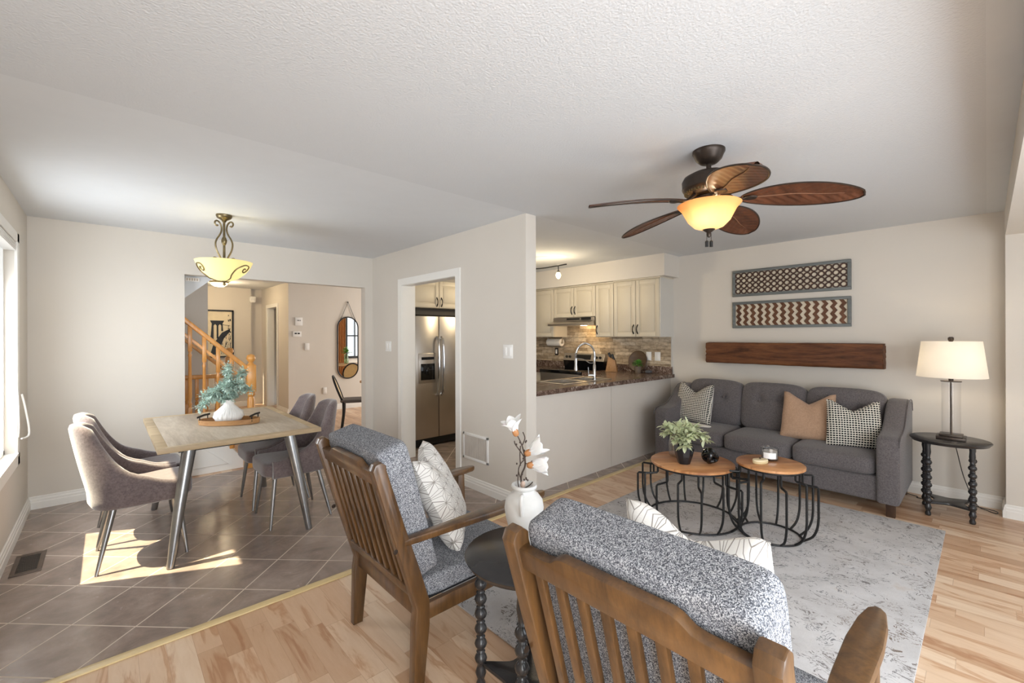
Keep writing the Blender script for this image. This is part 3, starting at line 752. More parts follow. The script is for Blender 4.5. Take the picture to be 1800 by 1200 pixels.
def plate(name, label, x, y0, y1, z0, z1, rock, mat=PLAST, cat='switch', nx=-1, axis='x', group=None, tog=1):
    cx, cy, cz = x, (y0 + y1) / 2, (z0 + z1) / 2
    t = thing(name, label, cat, (cx, cy, cz) if axis == 'x' else (cy, x, cz), group=group)
    w_, h_ = (y1 - y0), (z1 - z0); R_ = Matrix.Identity(4) if axis == 'x' else Matrix.Rotation(PI / 2, 4, 'Z')
    MB().box(-.007, 0, -w_ / 2, w_ / 2, -h_ / 2, h_ / 2, .002, M=R_).make('plate', mat, t)
    for k in range(tog):
        o_ = (k - (tog - 1) / 2) * w_ / tog * .85
        MB().box(-.012, -.005, o_ - .016, o_ + .016, -h_ * .29, h_ * .29, .002, M=R_).make('rocker' if rock else 'socket', PLAST, t)
    return t
plate('light_switch', 'white double rocker switch on the wall near the end by the kitchen', XK, 2.725, 2.848, 1.24, 1.358, 1, tog=2)
plate('light_switch', 'white double rocker switch left of the kitchen doorway', XK, 4.89, 5.03, 1.25, 1.372, 1, tog=2)
plate('outlet', 'white outlet on the stone backsplash, left of the pair by the counter end', 5.362, 3.05, 3.125, 1.10, 1.215, 0, cat='outlet')
plate('light_switch', 'white framed switch on the stone backsplash at the counter end', 5.362, 2.92, 3.00, 1.10, 1.215, 1, tog=1)
plate('outlet', 'dark-rimmed outlet on the backsplash under the paper towel roll', 5.362, 4.70, 4.77, 1.12, 1.24, 0, mat=BLKP, cat='outlet')
# fridge
t = thing('refrigerator', 'stainless side-by-side refrigerator seen through the kitchen doorway', 'refrigerator', (3.32, 5.2, 0)); Ls = t.location
FX0, FX1, FM, FY = 2.865, 3.775, 3.215, 4.90
MB().box(FX0 + .005, FX1 - .005, FY + .07, 5.58, .02, 1.70, .005).make('body', simple('fridge_side', (70, 68, 66), .4, .3), t, shift=Ls)
dl = MB().box(FX0, FM - .004, FY, FY + .065, .115, 1.692, .008).make('freezer_door', STEEL, t, shift=Ls)
drr = MB().box(FM + .004, FX1, FY, FY + .065, .115, 1.692, .008).make('fridge_door', STEEL, t, shift=Ls)
MB().box(FX0, FX1, FY + .03, FY + .07, .02, .11, .004).make('kick_grille', BLKP, t, shift=Ls)
for (hx, dd) in ((FM - .035, dl), (FM + .035, drr)):
    MB().tube(bez([(hx, FY, .66), (hx, FY - .045, .72), (hx, FY - .06, 1.03), (hx, FY - .045, 1.36), (hx, FY, 1.42)], 8), .019, 10, flat=.8).make('handle', CHROME, dd, shift=Ls)
MB().box(2.905, 3.165, FY - .012, FY + .002, .83, 1.215, .006).make('dispenser_frame', STEEL, dl, shift=Ls)
MB().box(2.935, 3.14, FY - .016, FY - .010, .87, 1.08, .003).box(2.945, 3.13, FY - .016, FY - .010, 1.13, 1.165).make('dispenser_recess', GLOSSB, dl, shift=Ls)
MB().soft((3.03, FY - .02, .98), (.06, .03, .10), 2.5, 6).make('dispenser_paddle', GLOSSB, dl, shift=Ls)
t = thing('wall_cabinet', 'cream two-door cabinet above the stainless refrigerator', 'cabinet', (3.32, 5.2, 1.80), group='cream kitchen wall cabinets'); Ls = t.location
MB().box(2.72, 3.80, 4.92, 5.6, 1.80, 2.16).make('carcass', CAB, t, smooth=False, shift=Ls)
Rz = Matrix.Rotation(PI / 2, 4, 'Z')
for k in range(2):
    # front towards -Y
    dmm = MB(); x0_, x1_ = (2.72, 3.215) if k == 0 else (3.215, 3.78)
    door_panel(dmm, 0, -x1_, -x0_, 1.80, 2.15); dmm.xf(Matrix.Translation((0, 4.918, 0)) @ Matrix.Rotation(PI / 2, 4, 'Z'))
    d_ = dmm.make('door', CAB, t, shift=Ls)
    hm = MB(); bow_handle(hm, -.024, -3.215 + (.035 if k == 0 else -.035), 1.88); hm.xf(Matrix.Translation((0, 4.918, 0)) @ Matrix.Rotation(PI / 2, 4, 'Z'))
    hm.make('handle', BLKP, d_, shift=Ls)
tag(MB().box(2.72, FX1, 5.0, 5.58, 1.712, 1.798).make('fridge_gap_shade', simple('painted_gap_shade', (64, 60, 54), .6), smooth=False), 'dark block painted as the shade between refrigerator and cabinet', 'filler')  # shade of the gap above the fridge, put in as a dark block
# ceiling track light
t = thing('track_light', 'dark twisted track light with glass shades glowing on the kitchen ceiling', 'track light', (3.95, 3.95, H))
pts = bez([(.33, -.34, -.10), (.22, -.27, -.125), (.10, -.10, -.15), (-.05, .10, -.15), (-.2, .25, -.13), (-.34, .42, -.12)], 8)
MB().tube(pts, .008, 8).disc_lathe([(.06, -.02), (.06, 0)], c=(0, 0, 0), seg=20).tube([(0, .03, -.02), (0, .03, -.15)], .006, 6).make('bar', IRON, t)
for (px, py) in ((.24, -.28), (.02, .0), (-.24, .30)):
    sh = MB(); sh.tube([(px, py, -.13), (px, py, -.19)], .006, 6).disc_lathe([(.018, -.22), (.02, -.19)], c=(px, py, 0), seg=12)
    s_ = sh.make('spot_head', IRON, t)
    MB().lathe([(.014, -.195), (.026, -.215), (.036, -.24), (.030, -.262), (.014, -.285), (.0, -.288)], c=(px, py, 0), seg=10).make('glass_shade', m_shade('track_glass', (250, 238, 205), (255, 236, 180), 2.0) if px == .24 else bpy.data.materials['track_glass'], s_)
    lamp(t, (px, py + .0, -.36), 5.5, (1, .82, .55), .04)
lamp(t, (.26, -.26, -.10), 1.0, (1, .8, .5), .03)
# return air grille & floor register
t = thing('return_grille', 'white louvred return-air grille low on the kitchen wall', 'grille', (XK, 3.24, .39))
m = MB().box(-.012, 0, -.19, .19, .10, .125, .003).box(-.012, 0, -.19, .19, -.125, -.10, .003).box(-.012, 0, -.19, -.165, -.125, .125, .003).box(-.012, 0, .165, .19, -.125, .125, .003).make('frame', PLAST, t)
m = MB()
for k in range(30): m.box(-.009, -.002, -.163 + k * .0113, -.163 + k * .0113 + .006, -.1, .1)
m.make('louvres', simple('warm_white_louvre', (216, 208, 198), .5), t, smooth=False)
MB().box(-.0015, -.0005, -.165, .165, -.1, .1).make('back', simple('grille_shadow', (150, 142, 132), .8), t, smooth=False)
t = thing('floor_register', 'bronze floor register in the tile under the dining window', 'floor vent', (-.367, 4.12, 0))
MB().box(-.068, .068, -.175, -.14, 0, .006, .002).box(-.068, .068, .14, .175, 0, .006, .002).box(-.068, -.045, -.14, .14, 0, .006, .002).box(.045, .068, -.14, .14, 0, .006, .002).make('frame', VENTM, t)
m = MB().box(-.046, .046, -.141, .141, 0, .002)
for k in range(14): m.box(-.044, .044, -.136 + k * .02, -.128 + k * .02, .001, .005)
m.make('slats', simple('dark_bronze_slats', (66, 58, 52), .5), t, smooth=False)

# ------------------------------------------------------------------ dining table and chairs
t = thing('dining_table', 'rectangular dining table with a weathered wood top and angled metal legs', 'table', (.695, 4.06, 0))
X0, X1, Y0, Y1, TZ = -.475, .475, -.70, .70, .757
m = MB().box(X0 + .055, X1 - .055, Y0 + .055, Y1 - .055, TZ - .03, TZ, .001)
m.make('tabletop', TABT, t)
m = MB(); b_ = TZ - .03
for poly in ([(X0, Y0), (X1, Y0), (X1 - .055, Y0 + .055), (X0 + .055, Y0 + .055)], [(X1, Y0), (X1, Y1), (X1 - .055, Y1 - .055), (X1 - .055, Y0 + .055)],
             [(X1, Y1), (X0, Y1), (X0 + .055, Y1 - .055), (X1 - .055, Y1 - .055)], [(X0, Y1), (X0, Y0), (X0 + .055, Y0 + .055), (X0 + .055, Y1 - .055)]):
    m.prism(poly, b_, TZ, 'xy', .0012)
m.make('top_border', m_wood('border_oak', (158, 136, 104), (198, 176, 142), 6, 'x', .45), t)
MB().box(-.36, .36, -.56, -.50, b_ - .035, b_).box(-.36, .36, .50, .56, b_ - .035, b_).box(-.03, .03, -.5, .5, b_ - .03, b_).make('underframe', IRON, t, smooth=False)
for sx in (-1, 1):
    for sy in (-1, 1):
        MB().tube([(sx * .30, sy * .53, b_ - .005), (sx * .355, sy * .58, .38), (sx * .408, sy * .628, 0.012), (sx * .410, sy * .63, 0)], [.040, .032, .022, .020], 16).make('leg', GUN, t)

def dining_chair(label, loc, rz):
    t = thing('dining_chair', label, 'chair', loc, rz, 'upholstered chairs around the dining table')
    # seat faces +X, origin on the floor under the seat centre
    def fn(v, q):
        v = v.copy()
        if v.x > 0: v.y *= 1.0
        else: v.y *= 1 - .10 * (-v.x / .23)
        v.z += -.012 * max(0, 1 - abs(q.x)) if q.z > .6 else 0
        return v
    MB().soft((.02, 0, .435), (.47, .43, .115), 7, 14, fn).make('seat', VELV, t)
    # wrap-around back
    HS = .47
    def path(u):
        s_ = (u - .5) * 2; a = abs(s_); sg = 1 if s_ >= 0 else -1
        if a < .72:
            ph = a / .72 * PI / 2
            y = .217 * math.sin(ph) ** .75; x = -.235 * max(0, math.cos(ph)) ** .6
        else:
            y = .217; x = (a - .72) / .28 * .20
        return x, y * sg, a
    def ztop(a):
        if a < .34: return .885 - .03 * (a / .34) ** 3
        k = min(1, (a - .34) / .62)
        return .492 + (.855 - .492) * (1 - k) ** 1.9
    def shell(u, v):
        x, y, a = path(u); zt = ztop(a); zb = .375 + .0 * a
        # closed cross-section: v 0..1 up outer side, over, down inner side
        th = .020 + .012 * (1 - a)
        if v < .46: k = v / .46; side = 1
        elif v < .54: k = 1; side = 1 - 2 * (v - .46) / .08
        else: k = 1 - (v - .54) / .46; side = -1
        z = zb + (zt - zb) * k
        rise = max(0, (z - .47) / .40)
        bk = max(0, 1 - a / .72)
        lean = .075 * rise ** 1.15 * (.35 + .65 * bk) + .01 * rise
        nar = 1 - .26 * rise ** 1.3
        nx, ny = (x / .235, y / .217) if a < .72 else (0, math.copysign(1, y))
        L_ = math.hypot(nx, ny) or 1; nx /= L_; ny /= L_
        edge = math.sqrt(max(0, 1 - max(0, (abs(k * 2 - 1) - .9) / .1) ** 2)) if side in (1, -1) else 1
        bulge = .012 * math.sin(PI * k)
        off = side * th * (.55 + .45 * edge)
        px = (x - lean) + nx * (off + bulge * side); py = y * nar + ny * (off + bulge * side)
        zz = z + (.012 * math.cos((v - .5) / .04 * PI / 2) if .46 <= v <= .54 else 0)
        return Vector((px, py, zz))
    m = MB().grid(shell, 49, 37)
    # close ends
    ed = [e_ for e_ in m.bm.edges if len(e_.link_faces) == 1]
    bmesh.ops.holes_fill(m.bm, edges=ed, sides=200)
    m.make('backrest', VELV, t, sharp=60)
    for (a, b, c, d) in ((.17, .17, .215, .215), (.17, -.17, .215, -.215), (-.14, .15, -.225, .215), (-.14, -.15, -.225, -.215)):
        MB().tube([(a, b, .40), ((a + c) / 2, (b + d) / 2, .2), (c, d, 0)], [.018, .0145, .009], 12).make('leg', GUN, t)
    return t
c0 = dining_chair('mauve velvet chair in the sun on the window side of the table, nearer one', (.175, 3.835, 0), 0)
dup(c0, (.175, 4.325, 0), 0, 'mauve velvet chair on the window side, half hidden behind its neighbour')
dup(c0, (1.10, 3.81, 0), PI, 'mauve chair on the kitchen side of the table, nearer the armchairs')
dup(c0, (1.095, 4.315, 0), PI, 'mauve chair on the kitchen side of the table, nearer the mirror')

# tray, vase and greenery
t = thing('serving_tray', 'oval wooden tray with black metal handles on the dining table', 'tray', (.70, 4.0, TZ), math.radians(-35))
m = MB().disc_lathe([(.20, 0), (.215, .004), (.218, .04), (.210, .04), (.205, .010)], seg=56, sy=.52)
m.make('tray_body', TRAYW, t)
for s_ in (-1, 1):
    x_ = s_ * .185
    MB().tube([(x_, -.055, .02), (x_, -.055, .065)], .004, 6).tube([(x_, .055, .02), (x_, .055, .065)], .004, 6).tube([(x_, -.085, .066), (x_, 0, .07), (x_, .085, .066)], .008, 8, flat=.5).make('handle', IRON, t)
t = thing('ribbed_vase', 'white swirled onion-shaped vase on the wooden tray', 'vase', (.695, 4.0, TZ + .008))
MB().lathe([(0, 0), (.05, 0), (.085, .022), (.10, .052), (.092, .085), (.062, .115), (.038, .14), (.034, .165), (.036, .18), (.03, .178), (.028, .15), (0, .14)], seg=144,
           flute=lambda a, z: 1 + .16 * (abs(math.cos(9 * (a + z * 5))) - .6) * max(0, min(1, (z - .005) / .03)) * max(.15, min(1, (.17 - z) / .08))).make('body', CERW, t, sharp=80)
t2 = thing('eucalyptus_stems', 'blue-green faux foliage sprays in the white onion vase', 'plant', (.695, 4.0, TZ + .15))
m = MB(); ms = MB(); R = random.Random(11)
sc_r = Vector((rgt.x, rgt.y, 0)); sc_f = Vector((fwd.x, fwd.y, 0))
tips = [(-.22, .03, .06), (-.17, -.05, .0), (-.12, .06, .12), (-.02, .02, .26), (.03, -.05, .30), (.10, .04, .25), (.13, -.04, .16), (.12, .08, .10), (-.07, .08, .16), (.05, -.10, .14), (-.21, -.02, -.02), (-.10, -.08, .08)]
for (a, b, c) in tips:
    tip = sc_r * a + sc_f * b + Vector((0, 0, c)); mid = tip * .5 + Vector((0, 0, .07))
    pts = bez([(0, 0, -.06), (tip.x * .08, tip.y * .08, .03), mid, tip], 8)
    ms.tube(pts, .0018, 5)
    for i, p in enumerate(pts):
        if i < 9: continue
        for k in range(24):
            d_ = Vector((R.gauss(0, 1), R.gauss(0, 1), R.gauss(.1, .8))).normalized()
            leaf(m, p + d_ * R.uniform(0, .034), d_, R.uniform(.016, .028), R.uniform(.009, .014), -.2)
m.make('leaves', LEAF2, t2, recalc=False); ms.make('stem', simple('ochre_stem', (176, 142, 70), .7), t2)

# pendant over the table
def pendant():
    t = thing('pendant_light', 'antique brass scrollwork pendant with a glowing cream glass bowl', 'pendant lamp', (.716, 4.287, H))
    MB().disc_lathe([(.058, 0), (.058, -.012), (.05, -.028), (.02, -.045), (.012, -.06)][::-1], seg=32).make('canopy', BRASS, t)
    MB().disc_lathe([(.0, -.40), (.014, -.38), (.010, -.36), (.009, -.25), (.013, -.245), (.02, -.225), (.021, -.21), (.015, -.19), (.009, -.18), (.009, -.05), (.0, -.04)], seg=20).make('centre_rod', BRASS, t)
    for k in range(3):
        a = math.radians(200 + 120 * k); ca, sa = math.cos(a), math.sin(a)
        P = [(.045, -.065), (.062, -.055), (.07, -.075), (.055, -.092), (.038, -.075), (.03, -.06)]
        prof = [(.048, -.092), (.058, -.098), (.070, -.088), (.072, -.07), (.058, -.058), (.040, -.065), (.026, -.085), (.020, -.12), (.03, -.16), (.058, -.21), (.068, -.25), (.058, -.30), (.035, -.345), (.022, -.375), (.022, -.40)]
        MB().tube(bez([(r_ * ca, r_ * sa, z_) for r_, z_ in prof], 6), .0068, 8).make('scroll_arm', BRASS, t)
        prof = [(.06, -.375), (.075, -.365), (.085, -.38), (.10, -.37), (.105, -.385), (.09, -.40)]
        MB().tube(bez([(r_ * ca, r_ * sa, z_ - .0) for r_, z_ in [(.03, -.40), (.05, -.37), (.075, -.36), (.09, -.375), (.085, -.395)]], 6), .0055, 8).make('curl', BRASS, t)
    bw = [(.0, -.548), (.05, -.543), (.10, -.522), (.15, -.478), (.185, -.43), (.203, -.392), (.205, -.386), (.199, -.388), (.18, -.425), (.145, -.47), (.098, -.513), (.05, -.534), (0, -.539)]
    MB().lathe(bw, seg=56).make('glass_bowl', BOWLP, t)
    m = MB()
    for k in range(3):
        a0 = math.radians(-52 + 120 * k)
        pts = []
        def onb(th, z_): 
            # radius of bowl outside at z
            pr = bw[:6]
            for (ra, za), (rb, zb) in zip(pr, pr[1:]):
                if za <= z_ <= zb:
                    rr = ra + (rb - ra) * (z_ - za) / (zb - za); break
            else: rr = pr[-1][0]
            return Vector(((rr + .004) * math.cos(a0 + th), (rr + .004) * math.sin(a0 + th), z_ - .003))
        seq = [(0, -.548), (-.35, -.53), (-.42, -.50), (-.30, -.455), (0, -.42), (.28, -.425), (.33, -.455), (.18, -.475), (.05, -.46), (.10, -.445), (.18, -.45)]
        pts = bez([onb(*q_) for q_ in seq], 6)
        m.tube(pts, .005, 6)
    m.make('bowl_scrolls', BRASS, t)
    MB().disc_lathe([(.0, -.588), (.011, -.578), (.012, -.570), (.006, -.562), (.018, -.552), (.022, -.546), (.0, -.54)], seg=16).make('finial', BRASS, t)
    lamp(t, (-.113, -.005, -.425), 0.6, (1, .93, .80), .015)
    lamp(t, (.06, .0, -.39), .8, (1, .90, .70), .03)
pendant()

# ------------------------------------------------------------------ armchairs
def armchair(label, loc):
    """faces +X; origin on the floor midway between the rear feet"""
    t = thing('armchair', label, 'armchair', loc, 0, 'walnut slat-back armchairs')
    W_ = .29
    post = [(-.035, 0), (-.030, .26), (-.022, .33), (-.065, .47), (-.125, .66), (-.205, .925), (-.195, .948), (-.170, .955), (-.150, .940), (-.148, .92), (-.070, .68), (-.004, .49), (.040, .35), (.040, .26), (.012, 0)]
    for s_ in (-1, 1):
        pm = MB().prism([(x, z) for x, z in post], s_ * W_ - .023, s_ * W_ + .023, 'xz', .007)
        leg_ = pm.make('rear_leg', WALNUT, t)
        MB().disc_lathe([(.0, 0), (.010, .001), (.008, .003), (.0, .0035)], seg=14, M=Matrix.Translation((-.115, s_ * W_ + s_ * .023, .60)) @ Matrix.Rotation(-s_ * PI / 2, 4, 'X')).make('bolt', BRZ, leg_)
        MB().prism([(.60, .605), (.645, .605), (.655, .35), (.616, .0145), (.581, .0145), (.60, .35)], s_ * W_ - .022, s_ * W_ + .022, 'xz', .006).make('front_leg', WALNUT, t)
        # arm: tapers to a rounded front
        yc = s_ * (W_ + .006)
        pl = [(-.075, .018), (.10, .026), (.35, .037), (.52, .040), (.64, .034), (.715, .022), (.735, .008)]
        poly = [(x, yc - w_) for x, w_ in pl] + [(x, yc + w_) for x, w_ in pl[::-1]]
        am = MB().prism(poly, .603, .633, 'xy', .008)
        am.make('armrest', WALNUT, t)
        MB().box(.0, .60, s_ * W_ - .013, s_ * W_ + .013, .268, .335, .004).make('side_rail', WALNUT, t)
    MB().box(.59, .618, -W_, W_, .268, .335, .004).make('front_rail', WALNUT, t)
    MB().box(-.01, .014, -W_ + .02, W_ - .02, .285, .355, .004).make('rear_rail', WALNUT, t)
    # top rail with the shallow step down at each end, follows the lean
    lean = Matrix.Translation((-.012, 0, .33)) @ Matrix.Rotation(math.radians(-15.5), 4, 'Y')
    Wt = W_ - .015
    top = [(-Wt, .545), (-Wt, .602), (-.185, .602), (-.165, .606), (-.145, .622), (-.13, .628), (.13, .628), (.145, .622), (.165, .606), (.185, .602), (Wt, .602), (Wt, .545)]
    MB().prism(top, -.014, .014, 'yz', .004).xf(lean).make('top_rail', WALNUT, t)
    MB().box(-.012, .012, -Wt, Wt, .06, .105, .003, M=lean).make('lower_rail', WALNUT, t)
    for k in range(8):
        y = -.222 + k * .0635
        MB().box(-.008, .008, y - .0125, y + .0125, .09, .56, .003, M=lean).make('slat', WALNUT, t)
    # cushions
    def fs(v, q):
        v.z += .012 * (1 - q.x ** 2) * (1 - q.y ** 2) if q.z > .5 else 0
        return v
    MB().soft((.32, 0, .375), (.61, .54, .095), 9, 16, fs).make('seat_cushion', TWEED, t)
    MB().box(.02, .61, -.262, .262, .325, .335, .003).make('cushion_band', simple('black_piping', (30, 31, 34), .8), t)
    def fb(v, q):
        v.x += .016 * (1 - q.z ** 2) * (1 - q.y ** 2) * (1 if q.x > 0 else .15)
        return v
    lc = Matrix.Translation((-.012, 0, .33)) @ Matrix.Rotation(math.radians(-15.5), 4, 'Y')
    MB().soft((.088, 0, .370), (.135, .545, .590), 16, 20, fb, M=lc).make('back_cushion', TWEED, t)
    return t
armchair('walnut slat-back armchair with grey tweed cushions, beside the tile floor', (.93, 1.86, 0))
a2 = [o for o in COL.objects if o.name.startswith('armchair')][0]
dup(a2, (.93, .515, 0), 0, 'walnut slat-back armchair nearest the viewer, cut by the bottom edge of the photo')

def pillow(name, label, mat, loc, size, th, rot, dent=.16, cat='cushion', back=None, group=None, sag=0):
    """square scatter cushion, local XZ plane, thickness along Y; dent = karate-chop on the top edge"""
    t = thing(name, label, cat, loc, group=group)
    t.rotation_euler = rot
    def P(u, v, side):
        x = 2 * u - 1; z = 2 * v - 1
        pin = 1 - .07 * (1 - z * z) * 1.0; pinz = 1 - .07 * (1 - x * x)
        X_ = x * pin * (1 - .10 * max(0, z) * (1 if dent > 0 else 0)); Z_ = z * pinz
        ed = max(0, (1 - x ** 4)) * max(0, (1 - z ** 4))
        y = th / 2 * ed ** .42
        g = math.exp(-(x / .42) ** 2) * max(0, z) ** 1.5
        g2 = max(0, 1 - abs(x) / .8) * max(0, z) ** 2
        Z_ -= dent * 2.0 * g2
        y *= (1 - .45 * g * (1 if dent > 0 else 0))
        y -= .25 * th * g * ed ** .42 * (1 if dent > 0 else 0) * (1 if side < 0 else .3)
        wob = .004 * math.sin(9 * x + 3 * z) * math.cos(7 * z - 2 * x) * ed
        return Vector((X_ * size / 2, side * (y + wob), (Z_ + 1) * size / 2 - sag * (1 - x * x) * 0))
    N = 27
    front = MB(); front.grid(lambda u, v: P(u, v, -1), N, N); front.make('front', mat, t, sharp=75)
    bk = MB(); bk.grid(lambda u, v: P(u, v, 1), N, N); bk.make('back', back or mat, t, sharp=75)
    return t
def lookrot(rz, tilt, roll=0):
    return (tilt, roll, rz)
# pillows on the armchairs (face +X)
pillow('throw_pillow', 'white star-line throw pillow leaning back in the armchair beside the tile floor', HEX, (1.35, 1.86, .415), .48, .15, lookrot(math.radians(52), math.radians(-27)), .15, back=HEX)
pillow('throw_pillow', 'white star-line throw pillow peeping over the nearest armchair back', HEX, (1.35, .565, .440), .455, .14, lookrot(math.radians(90), math.radians(-18)), .12, back=HEX).scale = (1, 1, 1.12)

# ------------------------------------------------------------------ turned-leg side tables
def spiral_leg(x, y, h):
    prof = [(.014, 0), (.018, .006), (.019, .02), (.013, .036), (.018, .05), (.0225, .065), (.017, .082), (.0145, .09)]
    z = .10
    while z < h - .12:
        prof += [(.0135, z), (.022, z + .011), (.0255, z + .022), (.022, z + .033), (.0135, z + .044), (.0185, z + .050), (.0135, z + .056)]
        z += .060
    prof += [(.014, h - .10), (.019, h - .07), (.016, h - .03), (.018, h - .01), (.018, h)]
    prof = sorted(prof, key=lambda q_: q_[1])
    return MB().disc_lathe(prof, c=(x, y, 0), seg=20)
def side_table(label, loc, angs, rad, R_=.235, h=.60):
    t = thing('side_table', label, 'side table', loc, 0, 'black turned-leg side tables')
    MB().disc_lathe([(R_ - .03, h - .03), (R_ - .012, h - .028), (R_ - .008, h - .018), (R_, h - .012), (R_ + .003, h - .006), (R_ - .003, h)], seg=64).make('tabletop', BLKW, t, sharp=50)
    pts = []
    L_ = [(rad * math.cos(math.radians(a)), rad * math.sin(math.radians(a))) for a in angs]
    for i, (x, y) in enumerate(L_):
        spiral_leg(x, y, h - .028).make('leg', BLKW, t, sharp=60)
        x2, y2 = L_[(i + 1) % len(L_)]
        for k in range(10):
            s_ = k / 10; f = 1 - .36 * math.sin(PI * s_)
            pts.append(((x + (x2 - x) * s_) * f * 1.02, (y + (y2 - y) * s_) * f * 1.02))
    MB().prism(pts, .092, .108, 'xy', .003).make('shelf', BLKW, t, sharp=30)
    return t
side_table('black round side table with turned legs between the two walnut armchairs', (1.19, 1.21, 0), (41, 111, 221, 291), .205)
side_table('black round side table with turned legs at the right end of the sofa', (4.94, .205, 0), (53, 143, 223, 318), .19, h=.602)

# white jug with magnolia
t = thing('two_handled_jug', 'chalky white jug with small handles on the near black side table', 'vase', (1.229, 1.262, .60))
MB().lathe([(0, 0), (.036, 0), (.042, .008), (.058, .05), (.073, .105), (.079, .145), (.074, .175), (.058, .197), (.042, .208), (.040, .216), (.049, .222), (.052, .229), (.049, .236), (.038, .235), (.034, .21), (0, .19)], seg=44).make('body', CHALK, t, sharp=60)
for s_ in (-1, 1):
    ax = -rgt * .15 * s_ - fwd * s_ * 1; ax = Vector((ax.x, ax.y, 0)).normalized()
    MB().tube(bez([ax * .042 + Vector((0, 0, .205)), ax * .082 + Vector((0, 0, .212)), ax * .096 + Vector((0, 0, .19)), ax * .078 + Vector((0, 0, .14))], 6), .008, 10).make('handle', CHALK, t)
t = thing('magnolia_branch', 'faux magnolia branch with two white blossoms in the chalky jug', 'flowers', (1.229, 1.262, .60 + .20))
def wp(u, z, f=0): return rgt * u + fwd * f + Vector((0, 0, z))
m = MB()
main = [wp(0, -.02), wp(-.012, .06), wp(.004, .11), wp(.002, .15), wp(-.006, .185), wp(-.018, .215), wp(-.032, .245, -.01)]
m.tube(bez(main, 6), [.004 - .002 * i / 36 for i in range(37)], 7)
for br in ([wp(.003, .14), wp(-.012, .165), wp(-.034, .195), wp(-.038, .21)], [wp(-.008, .19), wp(.004, .22), wp(-.004, .245)], [wp(-.01, .05), wp(-.022, .09), wp(-.012, .12), wp(.004, .135)],
           [wp(-.01, -.01), wp(-.024, .04), wp(-.022, .09)], [wp(.0, .02), wp(.02, .03), wp(.035, .045)], [wp(.004, .12), wp(.02, .118), wp(.034, .13)], [wp(-.014, .11), wp(-.016, .15), wp(-.014, .19)], [wp(.002, .14), wp(.012, .155, .0), wp(.022, .165)]):
    m.tube(bez(br, 4), .0022, 6)
R = random.Random(5)
for k in range(14):
    p = wp(R.uniform(-.03, .02), R.uniform(.03, .22)); m.soft(p, (.006, .006, .009), 2.2, 4)
m.make('twig', STEM, t)
def blossom(c, axis, size, spread, n=6, seed=1):
    R = random.Random(seed); ax = Vector(axis).normalized(); a = ax.orthogonal().normalized(); b = ax.cross(a)
    m = MB()
    for k in range(n):
        ph = 2 * PI * k / n + R.uniform(-.2, .2); out = a * math.cos(ph) + b * math.sin(ph); sd_ = ax.cross(out)
        L_ = size * R.uniform(.85, 1.1); sp = spread * R.uniform(.7, 1.25); ww = size * .30
        def f(u, v):
            tt = v; wd = ww * math.sin(PI * min(1, .12 + tt * .86)) ** .75
            cen = c + ax * (L_ * (tt - .35 * sp * tt * tt)) + out * (L_ * (.16 * math.sin(tt * PI) + sp * tt * tt * .8))
            s_ = (u - .5) * 2
            return cen + sd_ * wd * s_ + (ax * .25 - out * .35) * wd * (s_ * s_ - .3) * .8
        m.grid(f, 7, 9)
    return m
B1 = wp(-.034, .247, -.01); B2 = wp(.018, .165, -.01); B3 = wp(.028, .115, -.01)
for (c, ax, sz, sp, sd2) in ((B1, wp(-.35, 1.0) , .074, .85, 2), (B2, wp(1, .55), .088, .55, 5), (B3, wp(1, .02), .092, .60, 9)):
    pm = blossom(c, ax, sz, sp, 6, sd2).make('blossom', PETAL, t, sharp=80, recalc=False)
    ax = ax.normalized()
    MB().soft((0, 0, 0), (.026, .026, .036), 2.3, 8).xf(Matrix.Translation(c) @ ax.to_track_quat('Z', 'Y').to_matrix().to_4x4()).make('sepal', SEPAL, pm)
MB().soft(wp(-.005, .035), (.02, .02, .03), 2.2, 6).make('bud', simple('pink_bud', (196, 172, 156), .6), t)

# ------------------------------------------------------------------ rug
m = MB().box(1.365, 4.455, .205, 2.19, .001, .013, .004)
RX = m.make('rug', RUG); tag(RX, 'pale grey distressed area rug with faded floral marks', 'rug')

# ------------------------------------------------------------------ coffee tables
def cage_table(label, loc, rt_, rbase, rmax, h, n, ph, plank):
    t = thing('coffee_table', label, 'coffee table', loc, 0, 'round wood and black wire coffee tables')
    MB().disc_lathe([(rt_ - .006, h - .022), (rt_, h - .018), (rt_, h - .004), (rt_ - .005, h)], seg=72).xf(Matrix.Identity(4)).make('tabletop', ACAC, t, sharp=50)
    ring = lambda r, z: [(r * math.cos(2 * PI * k / 60), r * math.sin(2 * PI * k / 60), z) for k in range(60)]
    MB().tube(ring(rbase, .007), .007, 8, closed=True).make('base_ring', IRON, t)
    MB().tube(ring(rt_ - .02, h - .030), .007, 8, closed=True).make('top_ring', IRON, t)
    for k in range(n):
        a = ph + 2 * PI * k / n; zj = h - (.115 if k % 2 else .075); rm = rmax * (1 if k % 2 else .96); r0 = rt_ - .02
        prof = [(r0, h - .03), (r0, zj + .008), (r0 + .008, zj), (rm - .008, zj), (rm, zj - .008), (rm, .19)]
        cv = bez([(rm, .19, 0), (rm - .008, .12, 0), (rm - .035, .055, 0), (rbase, .008, 0)], 5)
        prof += [(c.x, c.y) for c in cv[1:]]
        MB().tube([(r * math.cos(a), r * math.sin(a), z) for r, z in prof], .0078, 7).make('rod', IRON, t)
    return t
cage_table('larger lower coffee table with a round acacia top and black wire cage', (3.352, 1.565, .0135), .304, .322, .405, .440, 16, .2, 0)
cage_table('smaller taller coffee table with a round wood top, nearer the sofa end', (3.47, 1.05, .0135), .216, .19, .285, .512, 12, .1, 1)
